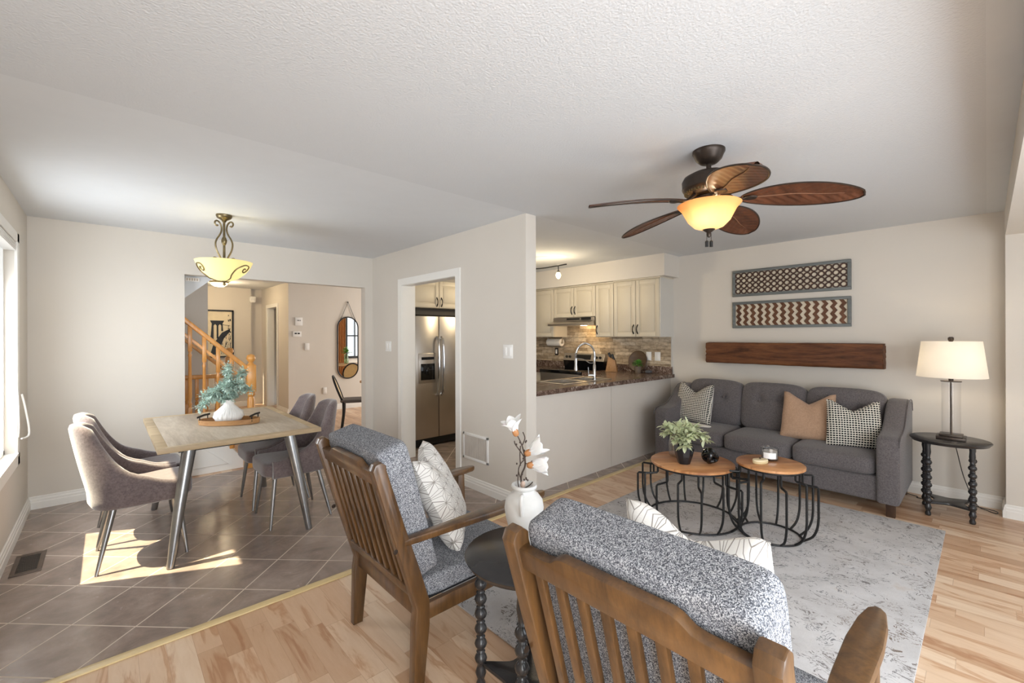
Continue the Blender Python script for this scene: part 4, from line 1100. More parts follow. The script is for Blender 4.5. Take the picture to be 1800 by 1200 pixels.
# faceted black vase with sage greenery
t = thing('black_vase', 'faceted matte black vase on the larger coffee table', 'vase', (3.245, 1.575, .4535))
MB().lathe([(0, 0), (.036, 0), (.052, .05), (.063, .10), (.055, .122), (.036, .135), (.034, .15), (.03, .15), (.028, .13), (0, .12)], seg=9, M=Matrix.Scale(1.2, 4)).make('body', BLKC, t, smooth=False)
t = thing('sage_stems', 'pale green leafy stems in the black vase', 'plant', (3.245, 1.575, .4535 + .16))
m = MB(); ms = MB(); R = random.Random(21)
for (a, b, c) in [(-.15, 0, .12), (-.13, .03, .06), (-.06, -.05, .13), (-.08, -.06, .02), (.0, -.08, .05), (.03, .02, .12), (.09, .02, .10), (.13, -.03, .06), (.05, -.06, .08), (-.03, -.09, -.01), (.17, .0, .015), (-.11, -.03, .10)]:
    tip = rgt * a + fwd * b + Vector((0, 0, c)); mid = tip * .5 + Vector((0, 0, .035))
    pts = bez([(0, 0, -.04), (0, 0, .01), mid, tip], 6); ms.tube(pts, .0018, 5)
    for i, p in enumerate(pts):
        if i < 8: continue
        for k in range(2 if i < 17 else 4):
            d_ = (tip.normalized() + Vector((R.gauss(0, .8), R.gauss(0, .8), R.gauss(.1, .6)))).normalized()
            leaf(m, p, d_, R.uniform(.048, .078), R.uniform(.024, .038), -.3)
m.make('leaves', LEAF1, t, recalc=False); ms.make('stem', simple('pale_stem', (196, 190, 140), .6), t)
t = thing('glass_vase', 'clear ribbed glass vase behind the black vase on the larger coffee table', 'vase', (3.42, 1.70, .4535))
MB().lathe([(0, 0), (.07, 0), (.078, .01), (.08, .10), (.072, .15), (.066, .155), (.07, .145), (.075, .10), (.073, .014), (0, .008)], seg=80, flute=lambda a, z: 1 + .03 * math.cos(20 * a)).make('body', m_glass('ribbed_glass', (.93, .92, .90, 1), .5), t)
m = MB(); R = random.Random(4)
for k in range(60):
    a = R.uniform(0, 2 * PI); r = R.uniform(.01, .06); m.tube(bez([(r * .5 * math.cos(a), r * .5 * math.sin(a), .01), (r * math.cos(a), r * math.sin(a), .10), (r * 1.15 * math.cos(a + .3), r * 1.15 * math.sin(a + .3), R.uniform(.14, .185))], 3), .0016, 4)
m.make('dried_grass', simple('dried_grass', (206, 192, 160), .7), t)
# glossy knot
t_ = MB()
for k in range(3):
    Mq = Matrix.Translation((0, 0, .045)) @ Matrix.Rotation(k * 1.05 + .3, 4, 'Y') @ Matrix.Rotation(k * 1.3, 4, 'X')
    t_.tube([Mq @ Vector((.045 * math.cos(a), .045 * math.sin(a), .010 * math.sin(2 * a))) for a in [2 * PI * i / 28 for i in range(28)]], .018, 10, closed=True)
zs = min(v.co.z for v in t_.bm.verts)
t_.xf(Matrix.Translation((3.37, 1.43, .454 - zs)))
tag(t_.make('knot_ornament', GLOSSB), 'glossy black knot ornament on the larger coffee table', 'ornament')
# candle and box on the smaller table
t = thing('jar_candle', 'white candle in a frosted glass jar with a white label', 'candle', (3.545, 1.075, .526)); t.scale = (1.22, 1.22, 1.15)
MB().lathe([(0, 0), (.042, 0), (.046, .006), (.046, .078), (.042, .078), (.042, .010), (0, .008)], seg=36).make('jar', m_glass('smoky_glass', (.80, .82, .84, 1), .6), t)
MB().disc_lathe([(.040, .012), (.040, .055)], seg=30).make('wax', IVORY, t)
m = MB(); ac = math.atan2(-3.54 * 0 - 1.075, -3.54)
m.grid(lambda u, v: Vector((.0468 * math.cos(ac + (u - .5) * 1.5), .0468 * math.sin(ac + (u - .5) * 1.5), .016 + .036 * v)), 10, 3).make('paper_label', PLAST, t)
t = thing('trinket_box', 'small oval pale wood lidded box beside the candle', 'box', (3.395, 1.09, .526), math.radians(-30)); t.scale = (1.2, 1.2, 1.1)
MB().disc_lathe([(.043, 0), (.049, .006), (.049, .012), (.046, .015)], seg=36, sy=.6).make('body', simple('pale_maple', (206, 184, 140), .4), t)
lid = MB().disc_lathe([(.045, .0155), (.049, .018), (.046, .026), (.02, .028)], seg=36, sy=.6).make('lid', simple('cream_lid', (222, 204, 166), .4), t)
MB().disc_lathe([(.003, .028), (.006, .033), (.003, .038)], seg=10).make('knob', BRZ, lid)

# ------------------------------------------------------------------ sofa
t = thing('sofa', 'three-seat charcoal grey sofa with tufted back cushions along the wall', 'sofa', (4.9, 1.48, 0)); Ls = t.location
SY0_, SY1_ = .455, 2.515
MB().box(4.52, 5.27, SY0_ + .02, SY1_ - .02, .10, .30, .02, 3).make('base', SOFA, t, shift=Ls)
MB().box(5.14, 5.33, SY0_ + .04, SY1_ - .04, .11, .80, .04, 4).make('back_frame', SOFA, t, shift=Ls)
armp = [(4.48, .105), (4.475, .56), (4.485, .60), (4.51, .625), (4.56, .632), (4.68, .64), (4.78, .67), (4.88, .74), (4.96, .81), (5.03, .850), (5.10, .862), (5.20, .862), (5.27, .845), (5.31, .81), (5.33, .75), (5.33, .105)]
for (a, b) in ((SY0_, SY0_ + .145), (SY1_ - .145, SY1_)):
    ar = MB().prism(armp, a, b, 'xz', .022).make('armrest', SOFA, t, shift=Ls, sharp=50)
    MB().tube([(x + (.004 if x < 4.6 else 0) - .012 * (x < 4.5), a if a < 1 else b, z) for x, z in armp[1:-1]], .004, 6).make('piping', SOFA, ar, shift=Ls)
yb = [.60, 1.205, 1.80, 2.37]
for k in range(3):
    a, b = yb[k] + .002, yb[k + 1] - .002
    def fs(v, q):
        if q.z > 0: v.z += .018 * (1 - q.x ** 2) * (1 - q.y ** 4)
        if q.x < 0: v.x -= .012 * (1 - q.y ** 4) * (1 - q.z ** 2)
        return v
    MB().soft((4.80, (a + b) / 2, .375), (.64, b - a, .155), 7, 18, fs).make('seat_cushion', SOFA, t, shift=Ls, sharp=80)
    lc = Matrix.Translation((5.05, (a + b) / 2, .44)) @ Matrix.Rotation(math.radians(10), 4, 'Y')
    btn = [(-.11, .30), (.11, .30)]
    def fb(v, q):
        if q.x < 0:
            v.x -= .035 * (1 - q.y ** 2) * (1 - q.z ** 2)
            for (by, bz) in btn:
                d2 = (v.y - by) ** 2 + (v.z - bz) ** 2
                v.x += .035 * math.exp(-d2 / .0018)
            if abs(v.y) < .12: v.x += .012 * math.exp(-((v.z - .30) / .018) ** 2)
            v.x += .012 * math.exp(-((abs(v.y) - .11) / .015) ** 2) * max(0, min(1, (v.z - .30) / .1)) * (1 - q.z ** 4)
        if q.z > .3: v.z += .012 * (1 - q.y ** 2)
        return v
    bc = MB().soft((.0, 0, .24), (.19, b - a + .01, .49), 6, 40, fb, M=lc).make('back_cushion', SOFA, t, shift=Ls, sharp=80)
    for (by, bz) in btn:
        MB().soft((-.100, by, bz), (.016, .024, .024), 2.3, 6, M=lc).make('button', SOFA, bc, shift=Ls)
for (x, y) in ((4.53, SY0_ + .06), (4.53, SY1_ - .06), (5.27, SY0_ + .06), (5.27, SY1_ - .06)):
    MB().prism([(-.035, .10), (.035, .10), (.022, 0), (-.022, 0)], -.028, .028, 'xz', .003).xf(Matrix.Translation((x, y, 0))).make('foot', DFOOT, t, shift=Ls)
pr = lambda yaw, tilt: lookrot(math.radians(-90 + yaw), math.radians(tilt))
pillow('sofa_pillow', 'black and white woven pillow at the far left end of the sofa', WEAVE, (4.82, 2.26, .445), .46, .15, pr(-8, -16), .20, back=IVORY)
pillow('sofa_pillow', 'beige pillow with a chopped top near the right end of the sofa', BEIGE, (4.81, 1.14, .438), .46, .15, pr(6, -16), .21)
pillow('sofa_pillow', 'black and white woven pillow against the right sofa arm', WEAVE, (4.75, .775, .445), .42, .13, pr(20, -13), .20, back=IVORY)
m = MB().soft((4.66, 2.17, .470), (.10, .40, .02), 3, 10)
tag(m.make('folded_throw', IVORY), 'ivory cloth strip lying on the seat before the left woven pillow', 'throw')

# ------------------------------------------------------------------ lamp on the end table
LX, LY = 4.955, .195
t = thing('table_lamp', 'glass column table lamp with a white drum shade on the end table', 'lamp', (LX, LY, .602))
MB().box(-.085, .085, -.085, .085, 0, .022, .003).box(-.068, .068, -.068, .068, .022, .038, .003).make('base', BRZ, t)
MB().lathe([(.056, .038), (.056, .455), (.053, .455), (.053, .038)], seg=40).make('glass_column', GLASS, t)
MB().disc_lathe([(.062, .455), (.062, .461)], seg=40).tube([(0, 0, .03), (0, 0, .80)], .0065, 10).disc_lathe([(.015, .461), (.015, .52)], seg=16).make('stem', BRZ, t)
MB().lathe([(.207, .492), (.176, .776), (.174, .776), (.205, .492), (.207, .492)], seg=64).make('lamp_shade', SHADE, t, sharp=60)
m = MB().disc_lathe([(.012, .775), (.018, .79), (.018, .805), (.010, .812)], seg=16)
for k in range(3): m.tube([(0, 0, .772), (.174 * math.cos(k * 2.1), .174 * math.sin(k * 2.1), .772)], .002, 5)
m.make('finial', BRZ, t)
lamp(t, (0, 0, .62), 2.2, (1, .84, .62), .04)
m = MB().tube(bez([(5.02, .19, .59), (5.08, .17, .50), (5.20, .13, .25), (5.24, .06, .04), (5.24, .0, .006), (5.20, -.05, .006), (5.27, -.04, .006), (5.30, .12, .006)], 8), .003, 6)
tag(m.make('lamp_cord', BLKP), 'black lamp cord hanging behind the end table', 'cord')
m = MB().tube(bez([(5.28, .14, .004), (5.22, .40, .004), (5.26, .42, .004), (5.3, .5, .004)], 8), .003, 6)
tag(m.make('lamp_cord', BLKP), 'black cord on the floor between the sofa and the end table', 'cord')

# ------------------------------------------------------------------ wall pieces over the sofa
def framed(label, z0, z1, pattern):
    y0, y1 = .90, 2.01; t = thing('wall_panel', label, 'wall art', (XS, (y0 + y1) / 2, z0), group='framed fretwork panels'); Ls = t.location
    f = .03
    m = MB().box(XS - .03, XS - .001, y0, y1, z0, z0 + f, .004).box(XS - .03, XS - .001, y0, y1, z1 - f, z1, .004).box(XS - .03, XS - .001, y0, y0 + f, z0 + f, z1 - f, .004).box(XS - .03, XS - .001, y1 - f, y1, z0 + f, z1 - f, .004)
    m.make('frame', GREYF, t, shift=Ls)
    MB().box(XS - .010, XS - .004, y0 + f, y1 - f, z0 + f, z1 - f).make('backing', CREAMP, t, smooth=False, shift=Ls)  # cream colour stands in for the reflection of a mirror backing
    m = MB()
    if pattern == 'rings':
        ny, nz = 17, 4; dy = (y1 - y0 - 2 * f) / ny; dz = (z1 - z0 - 2 * f) / nz
        for i in range(ny):
            for j in range(nz):
                cy = y0 + f + dy * (i + .5); cz = z0 + f + dz * (j + .5); n = 20
                for (k0) in range(n):
                    q_ = []
                    for kk in (k0, k0 + 1):
                        a = 2 * PI * kk / n
                        for rr, xx in ((.99, XS - .021), (.60, XS - .021)): q_.append((xx, cy + rr * dy / 2 * 1.06 * math.cos(a), cz + rr * dz / 2 * 1.06 * math.sin(a)))
                    v = [m.bm.verts.new(p) for p in (q_[0], q_[1], q_[3], q_[2])]; v2 = [m.bm.verts.new((XS - .009, p[1], p[2])) for p in (q_[0], q_[1], q_[3], q_[2])]
                    m.bm.faces.new(v); m.bm.faces.new((v[0], v2[0], v2[3], v[3])); m.bm.faces.new((v[1], v[2], v2[2], v2[1]))
        m.make('ring_fretwork', BRND, t, smooth=False, shift=Ls, recalc=False)
    else:
        n = 14; w_ = (y1 - y0 - 2 * f) / n; h_ = z1 - z0 - 2 * f; zz = 7; am = w_ * .17
        for i in range(n):
            yc = y0 + f + w_ * (i + .5)
            Lp, Rp = [], []
            for k in range(zz + 1):
                z_ = z0 + f + h_ * k / zz; o_ = am * (1 if k % 2 else -1)
                Lp.append((max(y0 + f, min(y1 - f, yc + o_ - w_ * .24)), z_)); Rp.append((max(y0 + f, min(y1 - f, yc + o_ + w_ * .24)), z_))
            m.prism(Lp + Rp[::-1], XS - .021, XS - .009, 'yz')
        m.make('chevron_fretwork', BRNP, t, smooth=False, shift=Ls)
framed('grey-framed panel with a dark ring lattice, the upper of the two', 1.878, 2.178, 'rings')
framed('grey-framed panel with brown vertical chevrons, the lower of the two', 1.515, 1.815, 'chev')
m = MB(); R = random.Random(8)
def bf(u, v):
    a = 2 * PI * u; y = .645 + 1.61 * v
    cx, cz = XS - .091, 1.232; hx, hz = .09, .117
    c, s_ = math.cos(a), math.sin(a); k = (abs(c) ** 12 + abs(s_) ** 12) ** (1 / 12)
    n_ = .0015 * math.sin(y * 5 + a * 2) + .001 * math.sin(y * 31 + a * 5) + .002 * math.sin(a * 13 + y * 3)
    return Vector((cx + (hx + n_ - .004) * c / k, y + .004 * math.sin(a * 17) * (1 if v in (0, 1) else 0), cz + (hz + n_) * s_ / k))
m.grid(bf, 64, 60, cu=True)
ed = [e_ for e_ in m.bm.edges if len(e_.link_faces) == 1]; bmesh.ops.holes_fill(m.bm, edges=ed, sides=200)
o = m.make('mantel_beam', BEAM, sharp=50); tag(o, 'thick reclaimed brown wood beam shelf on the wall above the sofa', 'shelf')

# ------------------------------------------------------------------ ceiling fan
t = thing('ceiling_fan', 'dark ceiling fan with five carved leaf blades and an amber bowl light', 'ceiling fan', (2.42, 1.03, H))
MB().disc_lathe([(.083, 0), (.083, -.012), (.078, -.020), (.066, -.048), (.045, -.068), (.03, -.074), (.0, -.075)][::-1], seg=40).make('canopy', BRZ, t)
MB().tube([(0, 0, -.07), (0, 0, -.13)], .013, 14).disc_lathe([(.03, -.125), (.028, -.110), (.018, -.105)], seg=20).make('downrod', BRZ, t)
MB().disc_lathe([(.05, -.12), (.09, -.125), (.128, -.145), (.138, -.165), (.136, -.195), (.138, -.203), (.132, -.215), (.105, -.232), (.085, -.240), (.05, -.25)][::-1], seg=56).make('motor_housing', BRZ, t, sharp=50)
m = MB()
for k in range(40):
    a = 2 * PI * k / 40
    m.box(.098, .126, -.003, .003, -.232, -.222, M=Matrix.Rotation(a, 4, 'Z') @ Matrix.Rotation(.0, 4, 'Y'))
m.make('vent_ribs', BRASS, t, smooth=False)
MB().disc_lathe([(.05, -.245), (.065, -.252), (.062, -.268), (.075, -.275), (.078, -.286), (.05, -.292)][::-1], seg=40).make('switch_housing', BRZ, t)
ZB = -.275
for k in range(5):
    a = math.radians(3 + 72 * k); Ra = Matrix.Rotation(a, 4, 'Z')
    am = MB().tube(bez([Ra @ Vector(p) for p in ((.085, 0, -.245), (.12, 0, -.275), (.15, 0, -.283), (.21, 0, ZB - .006))], 6), .010, 8, flat=1.6)
    am.disc_lathe([(.0, -.010), (.030, -.008), (.034, -.002), (.0, 0)], seg=18, M=Ra @ Matrix.Translation((.20, 0, ZB - .006)))
    arm_ = am.make('blade_arm', BRZ, t)
    Pt = Ra @ Matrix.Translation((0, 0, ZB)) @ Matrix.Rotation(math.radians(-13), 4, 'X')
    L0, L1, WB = .155, .680, .118
    droop = lambda x: -.055 * max(0, (x - .2) / .48) ** 1.6
    def half(s_): # half width along 0..1
        return WB * (math.sin(PI * min(1, s_ * .985 + .012)) ** .5) * (.90 + .10 * s_) 
    def bl(u, v, sgn):
        s_ = v; x = L0 + (L1 - L0) * s_; w_ = half(s_); y = (2 * u - 1) * w_
        z = droop(x) - .012 * (abs(2 * u - 1)) ** 2 * .8 + sgn * .004 * (1 - abs(2 * u - 1) ** 6)
        if sgn < 0: z += .0013 * math.sin((x - abs(y) * 1.1) * 120) * min(1, abs(y) / .015) * (1 - abs(2 * u - 1) ** 4)
        return Pt @ Vector((x, y, z))
    m = MB(); m.grid(lambda u, v: bl(u, v, 1), 15, 60); m.grid(lambda u, v: bl(u, v, -1), 25, 110)
    b_ = m.make('blade', LEAFW, t, sharp=80)
    m = MB(); 
    pts = [Pt @ Vector((L0 + .05 + (L1 - L0 - .13) * i / 10, .004 * math.sin(i), -.0065 + droop(L0 + .05 + (L1 - L0 - .13) * i / 10))) for i in range(11)]
    m.tube(pts, [.0045 - .0003 * i for i in range(11)], 6)
    m.make('midrib', VEIN, b_)
    m = MB(); pts = []
    for i in range(49):
        s_ = i / 48; pts.append(Pt @ Vector((L0 + (L1 - L0) * s_, half(s_), -.0096 + droop(L0 + (L1 - L0) * s_))))
    for i in range(47, 0, -1):
        s_ = i / 48; pts.append(Pt @ Vector((L0 + (L1 - L0) * s_, -half(s_), -.0096 + droop(L0 + (L1 - L0) * s_))))
    m.tube(pts, .0042, 6, closed=True).make('edge_band', BRZ, b_)
fl = lambda a, z: 1 + .022 * abs(math.cos(8 * a)) * max(0, min(1, (z + .43) / .05)) * max(0, min(1, (-.31 - z) / .03))
MB().lathe([(0, -.432), (.04, -.430), (.075, -.416), (.105, -.385), (.122, -.350), (.138, -.322), (.158, -.302), (.163, -.296), (.158, -.293), (.134, -.318), (.116, -.35), (.10, -.382), (.07, -.412), (0, -.426)], seg=96, flute=fl).make('glass_bowl', BOWLF, t, sharp=70)
MB().disc_lathe([(.0, -.475), (.008, -.470), (.012, -.456), (.010, -.448), (.026, -.436), (.034, -.428), (.0, -.426)], seg=20).make('finial', BRZ, t)
for s_ in (-1, 1):
    c = rgt * .012 * s_
    ch = MB().tube([c + Vector((0, 0, -.45)), c + Vector((0, 0, -.492))], .0015, 5).make('pull_chain', BRZ, t)
    MB().tube([c + Vector((0, 0, -.490)), c + Vector((0, 0, -.495)), c + Vector((0, 0, -.525))], [.004, .009, .009], 10).make('pull_knob', BLKP, ch)
lamp(t, (-.066, -.003, -.355), 0.55, (1, .90, .74), .012)
lamp(t, (.05, .0, -.315), 1.4, (1, .84, .60), .03)

# ------------------------------------------------------------------ stairs
tr = thing('staircase', 'short flight of carpeted stairs with orange oak railing beyond the opening', 'stairs', (.6, 6.05, 0)); Ls = tr.location
RX0, RUN, RISE = 1.02, .215, .192
for k in range(7):
    x1_ = RX0 - k * RUN
    MB().box(max(-1.29, x1_ - RUN - (2 if k == 6 else .02)), x1_, 5.60, 6.6, k * RISE, (k + 1) * RISE - .02).make('riser', TRIM, tr, smooth=False, shift=Ls)
    MB().box(max(-1.29, x1_ - RUN - (2 if k == 6 else .0)), x1_ + .025, 5.575, 6.6, (k + 1) * RISE - .028, (k + 1) * RISE, .008).make('tread', CARPET, tr, shift=Ls)
MB().prism([(RX0 + .08, 0), (RX0 + .08, .10), (RX0 - .02, .22), (RX0 - 1.5, .22 + 1.48 * RISE / RUN), (RX0 - 1.5, 0)], 5.545, 5.572, 'xz', .003).make('stringer', TRIM, tr, smooth=False, shift=Ls)
MB().prism([(RX0 - .06, .07), (RX0 - .42, .39), (RX0 - .42, .07)], 5.537, 5.546, 'xz', .003).make('stringer_panel', TRIM, tr, smooth=False, shift=Ls)
def newel(x, y, z0, z1, parent):
    m = MB().box(x - .045, x + .045, y - .045, y + .045, z0, z0 + .35, .006).box(x - .045, x + .045, y - .045, y + .045, z1 - .42, z1 - .12, .010)
    m.disc_lathe([(.042, z0 + .34), (.030, z0 + .36), (.042, z0 + .39), (.030, z0 + .42), (.040, z0 + .5), (.036, z1 - .5), (.028, z1 - .47), (.043, z1 - .45), (.036, z1 - .41)], c=(x, y, 0), seg=20)
    m.disc_lathe([(.045, z1 - .125), (.03, z1 - .11), (.02, z1 - .095), (.026, z1 - .088), (.044, z1 - .06), (.046, z1 - .045), (.036, z1 - .015), (.0, z1)], c=(x, y, 0), seg=24)
    m.make('newel_post', OAK, parent, shift=Ls, sharp=50)
RY = 5.50
newel(1.165, RY, 0, 1.245, tr); newel(1.14, 6.50, 0, 1.30, tr)
sl = .94
rail = lambda x: 1.10 + (1.115 - x) * sl
MB().prism([(1.125, rail(1.125) - .03), (1.125, rail(1.125) + .03), (-.2, rail(-.2) + .03), (-.2, rail(-.2) - .03)], RY - .028, RY + .028, 'xz', .010).make('handrail', OAK, tr, shift=Ls)
def baluster(x, y, z0, z1):
    m = MB().box(x - .017, x + .017, y - .017, y + .017, z0, z0 + .16, .002).box(x - .017, x + .017, y - .017, y + .017, z1 - .26, z1, .002)
    m.disc_lathe([(.016, z0 + .155), (.011, z0 + .17), (.019, z0 + .19), (.011, z0 + .21), (.018, z0 + .27), (.013, z1 - .32), (.018, z1 - .30), (.011, z1 - .28), (.016, z1 - .25)], c=(x, y, 0), seg=12)
    m.make('baluster', OAK, tr, shift=Ls, sharp=50)
for x in (.98, .86, .74, .62, .50, .38):
    baluster(x, RY, .02 + .0 + max(0, (RX0 - x)) * RISE / RUN + .18, rail(x) - .02)
MB().prism([(1.10, rail(1.10) - .17), (1.10, rail(1.10) - .13), (.3, rail(.3) - .13), (.3, rail(.3) - .17)], RY - .010, RY + .010, 'xz', .003).make('lower_rail', OAK, tr, shift=Ls)
MB().box(.2, 1.12, 6.48, 6.53, .92, .97, .01).make('level_rail', OAK, tr, shift=Ls)
MB().prism([(1.10, .98), (1.10, 1.03), (.2, 1.03 + .9 * sl), (.2, .98 + .9 * sl)], 6.48, 6.52, 'xz', .006).make('handrail', OAK, tr, shift=Ls)
for x in (.60, .70, .80, .90, 1.0): baluster(x, 6.505, max(.02, (RX0 - x) * RISE / RUN + .18), .93)

# ------------------------------------------------------------------ hall and front room
t = thing('hall_ceiling_light', 'small glowing flush dome light on the hall ceiling', 'ceiling light', (1.5, 9.45, H))
MB().disc_lathe([(.15, 0), (.15, -.02), (.14, -.03)][::-1], seg=32).make('rim', BRASS, t)
MB().lathe([(.145, -.028), (.12, -.065), (.07, -.092), (0, -.10)], seg=32).make('glass_dome', BOWLH, t)
lamp(t, (0, 0, -.16), 16, (1, .80, .52), .08)
t = thing('framed_picture', 'black-framed print of a stone bridge tower on the far hall wall', 'picture', (1.47, 10.445, 1.05)); Ls = t.location
x0, x1, z0, z1 = 1.02, 1.90, 1.02, 1.975; yy = 10.445
MB().box(x0, x1, yy - .03, yy, z0, z0 + .03).box(x0, x1, yy - .03, yy, z1 - .03, z1).box(x0, x0 + .03, yy - .03, yy, z0, z1).box(x1 - .03, x1, yy - .03, yy, z0, z1).make('frame', BLKP, t, smooth=False, shift=Ls)
MB().box(x0 + .03, x1 - .03, yy - .012, yy - .004, z0 + .03, z1 - .03).make('print', simple('cream_print', (220, 208, 182), .6), t, smooth=False, shift=Ls)
m = MB(); ya, yb_ = yy - .016, yy - .012
for poly in ([(1.50, 1.30), (1.53, 1.70), (1.50, 1.76), (1.74, 1.76), (1.71, 1.70), (1.72, 1.55), (1.69, 1.55), (1.69, 1.66), (1.665, 1.69), (1.64, 1.66), (1.64, 1.40), (1.61, 1.40), (1.61, 1.66), (1.585, 1.69), (1.56, 1.66), (1.56, 1.30)],
             [(1.50, 1.08), (1.56, 1.30), (1.70, 1.52), (1.84, 1.60), (1.84, 1.54), (1.74, 1.42), (1.68, 1.25), (1.66, 1.08)], [(1.70, 1.675), (1.84, 1.655), (1.84, 1.663), (1.70, 1.685)]):
    m.prism(poly, ya, yb_, 'xz')
R = random.Random(2)
for k in range(26):
    a = R.uniform(1.68, 1.85); b = R.uniform(1.08, 1.45); m.prism([(a, b), (a + R.uniform(.006, .02), b + .01), (a + .012, b + R.uniform(.03, .10))], ya, yb_, 'xz')
for k in range(16):
    a = 1.82 + R.uniform(-.02, .02); b = R.uniform(1.45, 1.87); m.prism([(a, b), (a + .02, b + .01), (a + .008, b + .035)], ya, yb_, 'xz')
m.make('ink_shapes', BLKP, t, smooth=False, shift=Ls)
t = thing('motion_sensor', 'small white sensor high on the hall corner', 'sensor', (2.235, 10.44, 2.15)); MB().box(-.05, .06, -.06, .0, 0, .13, .02).make('body', PLAST, t); MB().box(-.03, .04, -.066, -.058, .03, .07, .004).make('lens', CERW, t)
def ovalmirror(label, xc):
    t = thing('oval_mirror', label, 'mirror', (xc, 8.7, .60), group='capsule mirrors on the front room wall')
    r, hh = .205, 1.22; pts = []
    for k in range(25): a = PI * k / 24; pts.append((r * math.cos(a), hh - r + r * math.sin(a)))
    for k in range(25): a = PI + PI * k / 24; pts.append((r * math.cos(a), r + r * math.sin(a)))
    MB().tube([(x, -.018, z) for x, z in pts], .011, 8, closed=True).make('frame', IRON, t)
    MB().prism(pts, -.014, -.008, 'xz').make('mirror_glass', MIRROR, t, smooth=False)
    MB().tube([(-.17, -.02, hh - .10), (0, -.02, hh + .30), (.17, -.02, hh - .10)], .006, 6).make('hanging_strap', IRON, t)
    MB().disc_lathe([(.012, 0), (.012, .02)], seg=10, M=Matrix.Translation((0, 0, hh + .30)) @ Matrix.Rotation(PI / 2, 4, 'X')).make('hook', IRON, t)
ovalmirror('black-rimmed capsule mirror on a strap in the front room, fully visible one', 3.55)
ovalmirror('black-rimmed capsule mirror mostly hidden behind the opening edge', 4.17)
def ywall(name, label, x0, x1, z0, z1, cat, kind):
    t = thing(name, label, cat, ((x0 + x1) / 2, 8.7, (z0 + z1) / 2)); w_, h_ = x1 - x0, z1 - z0
    MB().box(-w_ / 2, w_ / 2, -.02, -.0005, -h_ / 2, h_ / 2, .004).make('plate', PLAST, t)
    m = MB()
    if kind == 'screen': m.box(-w_ * .3, -w_ * .05, -.023, -.019, .0, h_ * .25).box(w_ * .05, w_ * .3, -.023, -.019, 0, h_ * .25)
    elif kind == 'panel': m.box(-w_ * .22, w_ * .05, -.023, -.019, h_ * .05, h_ * .2).box(w_ * .1, w_ * .25, -.023, -.019, h_ * .05, h_ * .2)
    else: m.box(-.02, .02, -.026, -.018, -.035, .035, .002)
    m.make('screen' if kind != 'sw' else 'rocker', DARK if kind == 'screen' else simple('grey_detail', (150, 148, 144), .5) if kind == 'panel' else PLAST, t, smooth=False)
ywall('alarm_keypad', 'white square keypad above the thermostat', 2.56, 2.69, 1.64, 1.79, 'keypad', 'panel')
ywall('thermostat', 'white thermostat with a small dark display', 2.52, 2.67, 1.43, 1.53, 'thermostat', 'screen')
ywall('light_switch', 'white switch right of the thermostat, in the room with the mirror', 2.73, 2.81, 1.18, 1.31, 'switch', 'sw')
ywall('outlet', 'white outlet low on the wall below the mirror', 3.06, 3.13, .33, .45, 'outlet', 'sw')
# cane chair and round table
t = thing('cane_chair', 'black wood chair with an oval cane back in the front room', 'chair', (2.87, 6.74, 0), math.radians(-24))
for s_ in (-1, 1):
    MB().tube(bez([(-.20, s_ * .17, .0), (-.17, s_ * .18, .25), (-.17, s_ * .19, .44)], 5), .018, 10).make('rear_leg', IRON, t)
    MB().tube([(.20, s_ * .20, 0), (.17, s_ * .19, .42)], [.014, .020], 10).make('front_leg', IRON, t)
ov = [(-.185 - .15 * ((z_ - .44) / .40) , y_, z_) for y_, z_ in [(.19 * math.cos(a), .615 + .205 * math.sin(a)) for a in [2 * PI * k / 40 for k in range(40)]]]
bk = MB().tube(ov, .016, 10, closed=True).make('back_frame', IRON, t)
m = MB(); c_ = m.bm.verts.new((-.2506, 0, .615)); vs = [m.bm.verts.new(p) for p in ov]
for k in range(40): m.bm.faces.new((c_, vs[k], vs[(k + 1) % 40]))
m.make('cane_panel', RATT, bk)
MB().soft((0, 0, .44), (.44, .43, .05), 5, 10).make('seat', simple('dark_taupe_seat', (96, 86, 80), .6), t)
t = thing('oval_table', 'pale wood oval table in the front room, only its end in view', 'table', (4.0, 6.48, 0))
MB().disc_lathe([(.56, .715), (.58, .725), (.58, .75), (.57, .755)], seg=64, sx=2.0, sy=.72).make('tabletop', TRAYW, t)
for sx in (-1, 1):
    for sy in (-1, 1): MB().tube([(sx * .92, sy * .18, .72), (sx * 1.0, sy * .24, 0)], [.03, .02], 10).make('leg', IRON, t)
c2 = dup([o for o in COL.objects if o.name == 'cane_chair'][0], (4.12, 7.22, 0), math.radians(-90), 'cane-back chair seen only as a reflection at the foot of the mirror')
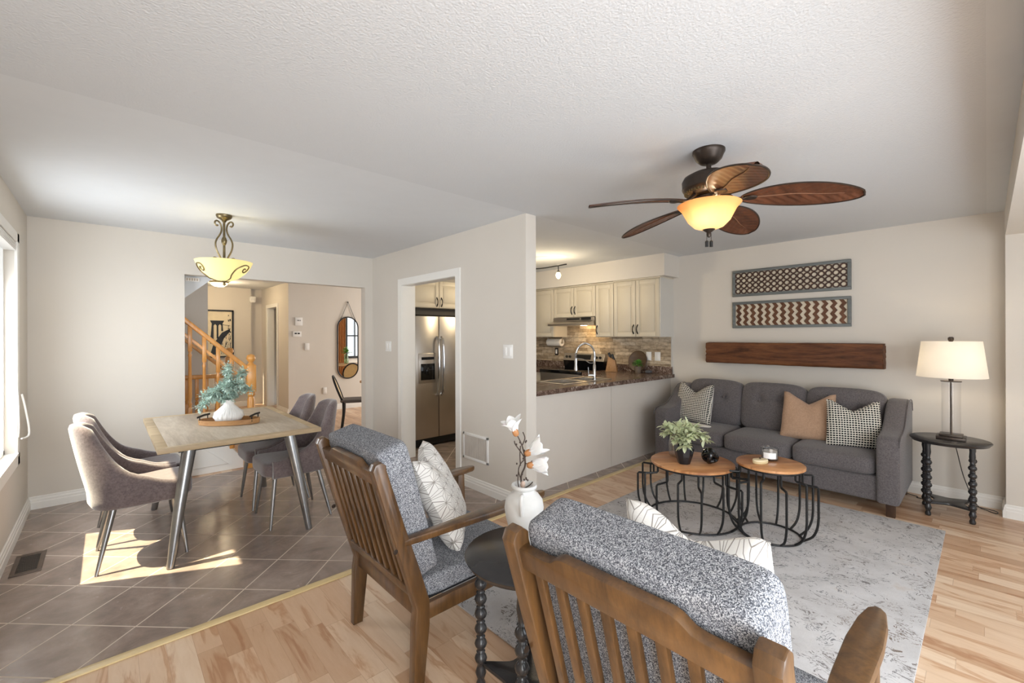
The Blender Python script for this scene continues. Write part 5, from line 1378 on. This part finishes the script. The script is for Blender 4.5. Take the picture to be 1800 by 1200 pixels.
t = thing('flower_vase', 'glass vase of greenery seen reflected in the capsule mirror', 'vase', (4.40, 6.5, .755))
MB().lathe([(0, 0), (.05, 0), (.055, .02), (.05, .24), (.047, .24), (.05, .02), (0, .01)], seg=24).make('body', m_glass('green_glass', (.75, .82, .70, 1), .3), t)
m = MB(); R = random.Random(9)
for k in range(110):
    a = R.uniform(0, 2 * PI); el = R.uniform(.1, 1.5); d_ = Vector((math.cos(a) * math.cos(el), math.sin(a) * math.cos(el), math.sin(el)))
    leaf(m, Vector((0, 0, .25)) + d_ * R.uniform(.02, .14), d_, .06, .022)
m.make('foliage', LEAF3, t, recalc=False)
m = MB()
def cf(u, v): return Vector((4.46 + .20 * u, 5.80 + .02 * math.sin(u * 28), .05 + 2.2 * v))
m.grid(cf, 60, 4)
tag(m.make('curtain', simple('rust_curtain', (176, 122, 72), .8)), 'rust-brown curtain seen reflected in the capsule mirror', 'curtain')
m = MB().box(4.66, 4.72, 5.745, 5.79, .85, 2.1).box(5.34, 5.40, 5.745, 5.79, .85, 2.1).box(4.72, 5.34, 5.745, 5.79, .85, .91).box(4.72, 5.34, 5.745, 5.79, 2.04, 2.1).box(4.72, 5.34, 5.75, 5.78, 1.44, 1.47).box(4.92, 4.94, 5.75, 5.78, .91, 2.04).box(5.13, 5.15, 5.75, 5.78, .91, 2.04)
wn3 = struct(m.make('mirror_window', BLKP, smooth=False))  # added on an interior wall for the mirror to reflect
MB().box(4.72, 5.34, 5.746, 5.75, .91, 2.04).make('pane', m_emit('glow_pane', (206, 216, 226), .75), wn3, smooth=False, shift=wn3.location)  # glowing panel, no daylight behind it
# triangular vent high on the stair soffit
t = thing('wall_vent', 'small white vent high above the stairs beside the opening edge', 'vent', (.645, YD + .128, 2.02)); m = MB().box(-.06, .06, -.012, 0, -.02, .02, .003)
m.make('plate', PLAST, t)
m = MB()
for k in range(5): m.box(-.05 + k * .021, -.038 + k * .021, -.014, -.011, -.012, .012)
m.make('slots', simple('vent_slot', (196, 180, 160), .6), t, smooth=False)
